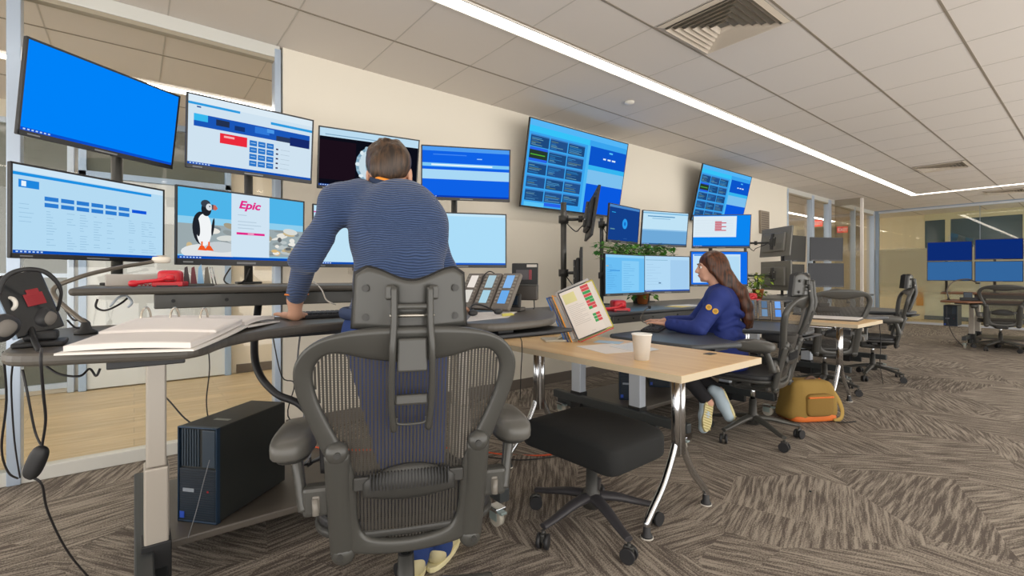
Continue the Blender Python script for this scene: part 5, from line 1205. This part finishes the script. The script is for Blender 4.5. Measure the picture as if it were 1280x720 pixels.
def hair_mat(c1, c2):
    m = bpy.data.materials.new('hair'); m.use_nodes = True; nt = m.node_tree; b = nt.nodes['Principled BSDF']; L = nt.links.new; N = nt.nodes.new
    b.inputs['Roughness'].default_value = .45
    tc = N('ShaderNodeTexCoord'); mp = N('ShaderNodeMapping'); mp.inputs['Scale'].default_value = (90, 90, 6); L(tc.outputs['Object'], mp.inputs[0]); n = N('ShaderNodeTexNoise'); n.inputs['Scale'].default_value = 1; n.inputs['Detail'].default_value = 3; L(mp.outputs[0], n.inputs['Vector'])
    cr = N('ShaderNodeValToRGB'); cr.color_ramp.elements[0].position = .35; cr.color_ramp.elements[1].position = .7; cr.color_ramp.elements[0].color = lin(c1); cr.color_ramp.elements[1].color = lin(c2); L(n.outputs['Fac'], cr.inputs[0]); L(cr.outputs[0], b.inputs['Base Color'])
    bp = N('ShaderNodeBump'); bp.inputs['Strength'].default_value = .5; bp.inputs['Distance'].default_value = .004; L(n.outputs['Fac'], bp.inputs['Height']); L(bp.outputs[0], b.inputs['Normal']); return m
def hand(P, wrist, fdir, nrm, side, s=1, curl=.25, splay=1.0):
    """prims for a hand: P is a list to extend. fdir: finger direction, nrm: back-of-hand normal, side: +1 thumb on fdir x nrm side"""
    w = Vector(wrist); f = Vector(fdir).normalized(); n = Vector(nrm).normalized(); n = (n - f * n.dot(f)).normalized(); l = f.cross(n) * side
    pc = w + f * .045 * s
    for q in (-.026, -.009, .009, .026): P.append(('c', w + l * q * .6 * s, w + f * .082 * s + l * q * s, .0145 * s, .0115 * s, .008))
    lens = (.066, .078, .074, .058)
    for k, q in enumerate((.030, .010, -.010, -.029)):
        a = w + f * .084 * s + l * q * s; ang_ = R(splay * (9, 2, -5, -13)[k]); d1 = (f * math.cos(ang_) + l * math.sin(ang_)).normalized(); ln = lens[k] * s
        b = a + d1 * ln * .45 + n * .003; c = b + (d1 * math.cos(curl) - n * math.sin(curl)) * ln * .32; e = c + (d1 * math.cos(curl * 2) - n * math.sin(curl * 2)) * ln * .24
        P += [('c', a, b, .0093 * s, .0085 * s, .003), ('c', b, c, .0085 * s, .0078 * s, .003), ('c', c, e, .0078 * s, .0066 * s, .003)]
    a = w + f * .022 * s + l * .024 * s; b = a + (f * .55 + l * .8 - n * .15).normalized() * .040 * s; c = b + (f * .85 + l * .5 - n * .1).normalized() * .030 * s; e = c + (f * .95 + l * .25).normalized() * .022 * s
    P += [('c', a, b, .0145 * s, .0105 * s, .006), ('c', b, c, .0105 * s, .0092 * s, .004), ('c', c, e, .0092 * s, .0075 * s, .004)]
def head_prims(P, c, f, up, s=1):
    c = Vector(c); f = Vector(f).normalized(); up = (Vector(up) - f * Vector(up).dot(f)).normalized(); r = f.cross(up)
    rot = Matrix((r, f, up)).transposed()
    def W(x, y, z): return c + (r * x + f * y + up * z) * s
    P += [('e', W(0, -.012, .022), (.076 * s, .094 * s, .088 * s), rot, .02), ('e', W(0, .025, -.035), (.058 * s, .068 * s, .075 * s), rot, .02), ('c', W(-.028, .05, -.088), W(.028, .05, -.088), .018 * s, .018 * s, .02), ('c', W(0, .066, -.092), W(0, .07, -.096), .014 * s, .013 * s, .012),
          ('c', W(0, .088, .012), W(0, .108, -.026), .008 * s, .0115 * s, .008), ('c', W(-.010, .098, -.030), W(.010, .098, -.030), .007 * s, .007 * s, .006),
          ('c', W(-.022, .084, -.058), W(.022, .084, -.058), .006 * s, .006 * s, .006), ('c', W(-.018, .083, -.068), W(.018, .083, -.068), .007 * s, .007 * s, .006),
          ('c', W(-.045, .078, .024), W(-.015, .088, .026), .007 * s, .007 * s, .01), ('c', W(.045, .078, .024), W(.015, .088, .026), .007 * s, .007 * s, .01)]
    for q in (-1, 1):
        P += [('e', W(q * .079, -.006, -.012), (.009 * s, .019 * s, .032 * s), rot, .004), ('c', W(q * .079, .0, -.036), W(q * .076, .006, -.040), .008 * s, .007 * s, .004)]
    return W
def face_parts(W, par, O, s=1, lips='#a8605a'):
    for q in (-1, 1):
        e = MB(); e.ball(W(q * .031, .074, .006) - O, .0112 * s); o = e.build('eye', mat('#e8e4e0', .2), par)
        MB().ball(W(q * .031, .0825, .006) - O, .0055 * s).build('iris', mat('#3a2a1e', .2), o)
        b = MB(); b.tube([W(q * .05, .078, .028) - O, W(q * .034, .090, .034) - O, W(q * .016, .094, .030) - O], .0028 * s, n=6); b.build('eyebrow', mat('#3a281c', .8), par)
    b = MB(); b.tube([W(-.022, .088, -.062) - O, W(-.006, .0945, -.058) - O, W(.006, .0945, -.058) - O, W(.022, .088, -.062) - O], .0035 * s, n=6); b.build('lips', mat(lips, .5), par)

# ---- the man leaning on the near desk
def J(px, py, d): return at(px, py, d=d)
def man():
    D = lambda l, d, z: LD(l, d, z)
    base = D(-.33, 1.80, 0); rotc = Matrix((RT, FW, Vector((0, 0, 1)))).transposed()
    sL = J(424, 254, 1.76); eL = J(383, 322, 1.66); wL = J(369, 375, 1.79); sR = J(534, 279, 1.80); eR = J(556, 340, 1.84); wR = D(-.24, 2.03, .985)
    neck = J(491, 243, 1.79); hd = J(487, 217, 1.84)
    pel = D(-.40, 1.645, .945)
    hipL = D(-.49, 1.65, .90); hipR = D(-.31, 1.65, .90); kL = D(-.42, 1.70, .50); kR = D(-.31, 1.71, .50); aL = D(-.365, 1.78, .09); aR = D(-.285, 1.86, .09)
    P = []
    W = head_prims(P, hd, FW + Vector((0, 0, -.25)) + RT * -.05, Vector((0, 0, 1)) + RT * -.04, 1.0)
    def body(P, e, tors=True, legs=True, arms=True):
        if tors:
            P += [('e', D(-.415, 1.745, 1.265), (.178 + e, .115 + e, .20 + e), rotc, .05), ('e', D(-.40, 1.69, 1.08), (.160 + e, .105 + e, .19 + e), rotc, .05), ('e', D(-.40, 1.65, .95), (.172 + e, .115 + e, .13 + e), rotc, .04),
                  ('c', sL, sR, .062 + e, .060 + e, .05), ('c', neck + Vector((0, 0, -.05)), D(-.43, 1.76, 1.30), .06 + e, .09 + e, .05), ('c', J(450, 243, 1.77), sL, .055 + e, .06 + e, .04), ('c', J(510, 252, 1.78), sR, .052 + e, .058 + e, .04)]
        if arms: P += [('c', sL, eL, .050 + e, .037 + e, .03), ('c', sR, eR, .050 + e, .040 + e, .03)]
        if legs: P += [('c', hipL, kL, .085 + e, .058 + e, .03), ('c', hipR, kR, .085 + e, .058 + e, .03), ('c', kL, aL, .056 + e, .04 + e, .02), ('c', kR, aR, .056 + e, .04 + e, .02)]
    body(P, -.012)
    P += [('c', neck + Vector((0, 0, -.06)), hd + Vector((0, 0, -.03)) - FW * .02, .058, .054, .02), ('c', eL, wL, .040, .028, .02), ('c', eR, wR, .040, .027, .02)]
    hdirL = (FW * .75 - RT * .55 + Vector((0, 0, -.02))); hwL = Vector((wL.x, wL.y, ZD + .018)) ; P.append(('c', wL, hwL, .028, .022, .012))
    hand(P, hwL, hdirL, Vector((0, 0, 1)), -1 if False else 1, 1, .05, 1.5)
    hand(P, wR + FW * .01 + Vector((0, 0, -.012)), FW + Vector((0, 0, -.1)), Vector((0, 0, 1)), -1, 1, .35)
    t = np_obj('person', sdf_mesh(P, .015, .0058), M_skin, None, base, base); tag(t, 'person leaning on the near desk, seen from behind, in a blue ribbed sweater and jeans', 'person')
    # sweater
    S = []; body(S, .004, legs=False)
    S = [q for q in S]
    S += [('c', eL, eL.lerp(wL, .86), .042, .037, .025), ('c', eR, eR.lerp(wR, .86), .048, .038, .025), ('s', hd + Vector((0, 0, -.02)), (.085, .095, .085), rotc, .01)]
    # a few folds at the elbow and waist
    for k in range(5): c = eL.lerp(sL, -.10 + k * .12); S.append(('c', c - RT * .028 + Vector((0, 0, .008)), c + RT * .030 + Vector((0, 0, -.010)), .026, .026, .012))
    sw = np_obj('sweater', sdf_mesh(S, .02, .0075), ribbed('#2b3b58', '#42557c', 40), t, base)
    b = MB(); b.tube([(wL.lerp(eL, .14) - base) + (RT * math.cos(g) + FW * math.sin(g)) * .039 for g in [2 * PI * k / 14 for k in range(14)]], .0035, closed=True, smooth=2); b.build('orange_cuff', mat('#d87a2a', .7), t)
    nb = J(490, 228, 1.80) - base
    def neck_ring(r, dz, tl): return [nb + RT * (r * math.cos(g)) + FW * (r * .95 * math.sin(g)) + Vector((0, 0, dz - tl * math.cos(g) + .018 * math.sin(g))) for g in [2 * PI * k / 18 for k in range(18)]]
    b = MB(); b.tube(neck_ring(.074, -.004, .016), .009, closed=True, smooth=2, ell=(1.5, (0, 0, 1))); b.build('collar', mat('#26344f', .9), t)
    b = MB(); b.tube(neck_ring(.072, .011, .017), .0055, closed=True, smooth=2, ell=(1.3, (0, 0, 1))); b.build('orange_lanyard', mat('#e8902c', .6), t)
    # jeans
    Jn = [('e', D(-.40, 1.65, .93), (.180, .122, .11), rotc, .04), ('c', hipL, kL, .094, .068, .03), ('c', hipR, kR, .094, .068, .03), ('c', kL, aL + Vector((0, 0, -.03)), .066, .054, .02), ('c', kR, aR + Vector((0, 0, -.03)), .066, .054, .02)]
    np_obj('jeans', sdf_mesh(Jn, .02, .0085), mat('#243d78', .85, bump=(300, .4)), t, base)
    b = MB(); b.tube([Vector((0, 0, .985)) + D(-.40, 1.655, 0) + RT * .185 * math.cos(g) + FW * .125 * math.sin(g) - base for g in [2 * PI * k / 20 for k in range(20)]], .014, closed=True, smooth=2, ell=(1.4, (0, 0, 1))); b.build('belt', mat('#2a3a5c', .7), t)
    for a, yw in ((aL, -6), (aR, 14)):
        f = Matrix.Rotation(R(-yw), 3, 'Z') @ FW; r_ = f.cross(Vector((0, 0, 1))); g = Vector((a.x, a.y, 0)); rot = Matrix((r_, f, Vector((0, 0, 1)))).transposed()
        Q = [('c', g + f * -.03 + Vector((0, 0, .05)), g + f * .10 + Vector((0, 0, .042)), .042, .040, .02), ('c', g + f * .10 + Vector((0, 0, .042)), g + f * .16 + Vector((0, 0, .036)), .040, .034, .02), ('c', g + Vector((0, 0, .06)), g + Vector((0, 0, .10)), .042, .044, .02)]
        sh = np_obj('shoe', sdf_mesh(Q, .015, .007), mat('#c9bf96', .6), t, base)
        pts = [(g + f * (.055 + .145 * math.sin(k)) + r_ * (.046 * math.cos(k)) - base) for k in [2 * PI * q / 20 for q in range(20)]]
        MB().prism([(q.x, q.y) for q in pts], .001, .022, .004).build('sole', mat('#e6ddb0', .6), sh)
    # hair
    H = [('e', W(0, -.020, .036), (.083, .096, .088), None, .02), ('e', W(0, -.062, -.010), (.066, .044, .062), None, .02), ('e', W(.018, .03, .085), (.055, .055, .034), None, .02), ('e', W(-.03, .035, .078), (.04, .05, .03), None, .02),
         ('s', W(0, .115, -.05), (.09, .075, .10), None, .01)]
    rot = None
    r = random.Random(2)
    for k in range(60):
        g = r.uniform(0, 2 * PI); z = r.uniform(.03, .10); q = math.sqrt(max(0, 1 - (z / .125) ** 2)); c = W(.074 * q * math.cos(g), -.02 + .086 * q * math.sin(g), .03 + z * .75); H.append(('c', c, c + Vector((r.uniform(-.01, .01), r.uniform(-.01, .01), r.uniform(.0, .012))), .012, .005, .008))
    np_obj('hair', sdf_mesh(H, .012, .005), hair_mat('#241a13', '#543e2c'), t, base)
    face_parts(W, t, base)
    return t
man()

# ---- the seated woman
def woman():
    f = Vector((math.cos(R(122)), math.sin(R(122)), 0)); rg = Vector((f.y, -f.x, 0)); C = Vector((3.28, 1.69, 0))
    def G(r, k, z): return C + rg * r + f * k + Vector((0, 0, z))
    rot = Matrix((rg, f, Vector((0, 0, 1)))).transposed(); base = Vector((C.x, C.y, 0))
    hd = G(0, .10, 1.175); sL = G(-.155, .05, .965); sR = G(.155, .06, .965); eL = G(-.235, .19, .755); eR = G(.23, .2, .76); wL = G(-.13, .40, .775); wR = G(.10, .42, .775)
    kL = G(-.09, .34, .50); kR = G(.10, .36, .50); aL = at(886, 504, d=3.26); aR = at(900, 490, d=3.38); neck = G(0, .055, 1.03)
    P = []; W = head_prims(P, hd, f + Vector((0, 0, -.06)) - rg * .12, Vector((0, 0, 1)), .92)
    def body(P, e):
        P += [('e', G(0, .03, .90), (.155 + e, .105 + e, .15 + e), rot, .04), ('e', G(0, .015, .72), (.135 + e, .10 + e, .15 + e), rot, .04), ('e', G(0, 0, .565), (.165 + e, .125 + e, .10 + e), rot, .04), ('c', sL, sR, .05 + e, .05 + e, .04), ('c', sL, eL, .047 + e, .038 + e, .02), ('c', sR, eR, .047 + e, .038 + e, .02)]
    body(P, -.01)
    P += [('c', neck + Vector((0, 0, -.04)), hd - f * .02 + Vector((0, 0, -.05)), .044, .046, .02), ('c', eL, wL, .034, .023, .015), ('c', eR, wR, .034, .023, .015),
          ('c', G(-.08, .0, .54), kL, .072, .05, .03), ('c', G(.08, .0, .54), kR, .072, .05, .03), ('c', kL, aL, .048, .033, .02), ('c', kR, aR, .048, .033, .02)]
    hand(P, wL, f * .9 + rg * .35 + Vector((0, 0, .02)), Vector((0, 0, 1)), 1, .9, .3); hand(P, wR, f, Vector((0, 0, 1)), -1, .9, .3)
    t = np_obj('person', sdf_mesh(P, .015, .0062), M_skin2, None, base, base); tag(t, 'seated person with long brown hair in a navy jacket, facing left at the lower desk', 'person')
    S = []; body(S, .019); S += [('c', eL, eL.lerp(wL, .86), .054, .040, .02), ('c', eR, eR.lerp(wR, .86), .054, .040, .02), ('e', G(0, -.01, .50), (.175, .135, .085), rot, .03), ('c', neck + Vector((0, 0, -.055)), neck + Vector((0, 0, -.02)), .06, .055, .02)]
    for k in range(5): c = eL.lerp(sL, -.05 + k * .16); S.append(('c', c - rg * .036 - f * .02, c + rg * .035 + f * .02 + Vector((0, 0, -.02)), .030, .030, .012))
    for k in range(4): c = eL.lerp(wL, .15 + k * .2); S.append(('c', c - rg * .018 + Vector((0, 0, .02)), c + rg * .02 + f * .012 + Vector((0, 0, -.02)), .030 - k * .002, .030 - k * .002, .010))
    for k in range(4): S.append(('c', G(-.13, -.03 - .01 * k, .66 + k * .07), G(-.05, -.10, .62 + k * .075), .024, .022, .012)); S.append(('c', G(-.15, .05, .58 + k * .09), G(-.13, -.05, .62 + k * .09), .022, .020, .012))
    np_obj('jacket', sdf_mesh(S, .02, .0075), mat('#22347c', .8, bump=(50, .5)), t, base)
    # two round yellow patches on the left sleeve
    d = (eL - sL).normalized(); for_cam = (Vector((0, 0, HC)) - sL.lerp(eL, .4)).normalized(); nrm = (for_cam - d * for_cam.dot(d)).normalized()
    for k, (u, s_) in enumerate(((.44, .0), (.44, .0))):
        c = sL.lerp(eL, u) + nrm * .066 + nrm.cross(d) * (.024 if k else -.024) - base
        b = MB(); b.cyl(c - nrm * .006, c + nrm * .003, .019, n=20); b.mi = 1; b.cyl(c + nrm * .003, c + nrm * .0042, .012, n=16); b.build('sleeve_patch', [mat('#d8a83a', .6), mat('#a8822c', .6)], t)
    b = MB(); b.tube([neck - base + rg * (.056 * math.cos(g)) + f * (.052 * math.sin(g)) + Vector((0, 0, -.012)) for g in [2 * PI * k / 16 for k in range(16)]], .014, closed=True, smooth=2, ell=(1.3, (0, 0, 1))); b.build('collar', mat('#1f2438', .8), t)
    T = [('c', G(-.08, -.02, .545), kL, .088, .062, .03), ('c', G(.08, -.02, .545), kR, .088, .062, .03), ('c', kL, aL.lerp(kL, .12), .060, .046, .02), ('c', kR, aR.lerp(kR, .12), .060, .046, .02), ('e', G(0, 0, .535), (.165, .13, .07), rot, .03)]
    np_obj('trousers', sdf_mesh(T, .02, .0085), mat('#1a1a1e', .85), t, base)
    # sneakers: toes on the floor, heels up, one sole turned to the viewer
    for (a, toe, sd, nm) in ((aL, at(880, 550, d=3.13), Vector((-.60, -.78, -.1)), 0), (aR, at(916, 524, d=3.32), Vector((.5, -.5, -.7)), 1)):
        heel = a + Vector((0, 0, .015)); ax = (toe - heel).normalized(); s_ = (sd - ax * sd.dot(ax)).normalized(); w_ = ax.cross(s_)
        Q = [('c', heel - s_ * .030 + ax * .015, heel - s_ * .028 + ax * .10, .041, .039, .02), ('c', heel - s_ * .026 + ax * .10, heel - s_ * .024 + ax * .19, .040, .032, .02), ('c', heel - s_ * .03 + ax * .01, a - s_ * .05 - ax * .03 + Vector((0, 0, .0)), .036, .036, .02)]
        sh = np_obj('sneaker', sdf_mesh(Q, .015, .006), mat('#b4c6d2', .6), t, base)
        M = frame(heel - base + ax * .10, w_, ax, -s_) if w_.cross(ax).dot(-s_) > 0 else frame(heel - base + ax * .10, -w_, ax, -s_)
        pts = []
        for k in range(28):
            g = 2 * PI * k / 28; y = math.sin(g); pts.append(((.038 - .008 * math.exp(-((y + .1) / .35) ** 2)) * math.cos(g), .118 * y))
        so = MB().prism(pts, -.014, .006, .003, M).build('rubber_sole', mat('#d9cf9c', .6), sh)
        b = MB()
        for k in range(12): b.box((-.028, -.10 + k * .0175, -.0165), (.028, -.092 + k * .0175, -.013), .001, M, seg=1)
        b.build('sole_tread', mat('#b8ab72', .7), so)
    # hair
    H = [('e', W(0, -.022, .036), (.082, .096, .088), rot, .02), ('e', W(0, -.07, -.03), (.078, .05, .085), rot, .03)]
    ks = [W(0, -.07, .0), G(0, .0, 1.10), G(.0, -.085, 1.0), G(.0, -.125, .90), G(-.005, -.135, .82), G(-.01, -.13, .76)]; rr = [.072, .068, .062, .054, .040, .020]
    for k in range(5):
        for q in (-.045, 0, .045): H.append(('c', ks[k] + rg * q, ks[k + 1] + rg * q * (1 - k * .08), rr[k] * .72, rr[k + 1] * .72, .03))
    r = random.Random(6)
    for k in range(26):
        q = r.uniform(-.085, .085); o = r.uniform(-.012, .012)
        for i in range(5): H.append(('c', ks[i] + rg * q * (.95 - i * .09) - f * (.045 - abs(q) * .35 - i * .004 + o), ks[i + 1] + rg * q * (.95 - (i + 1) * .09) - f * (.045 - abs(q) * .35 - i * .004 + o), .007, .006, .010))
    H += [('c', W(-.062, .02, .07), W(-.078, .005, -.02), .022, .02, .02), ('c', W(.062, .02, .07), W(.078, .005, -.02), .022, .02, .02), ('c', W(-.078, .0, -.02), G(-.075, .0, 1.04), .022, .024, .02), ('c', W(.078, .0, -.02), G(.075, .0, 1.04), .022, .024, .02), ('s', W(0, .125, -.045), (.07, .085, .085), rot, .01)]
    np_obj('hair', sdf_mesh(H, .012, .0058), hair_mat('#2a1b14', '#6b3d22'), t, base)
    face_parts(W, t, base, .92, '#b8605c')
woman()
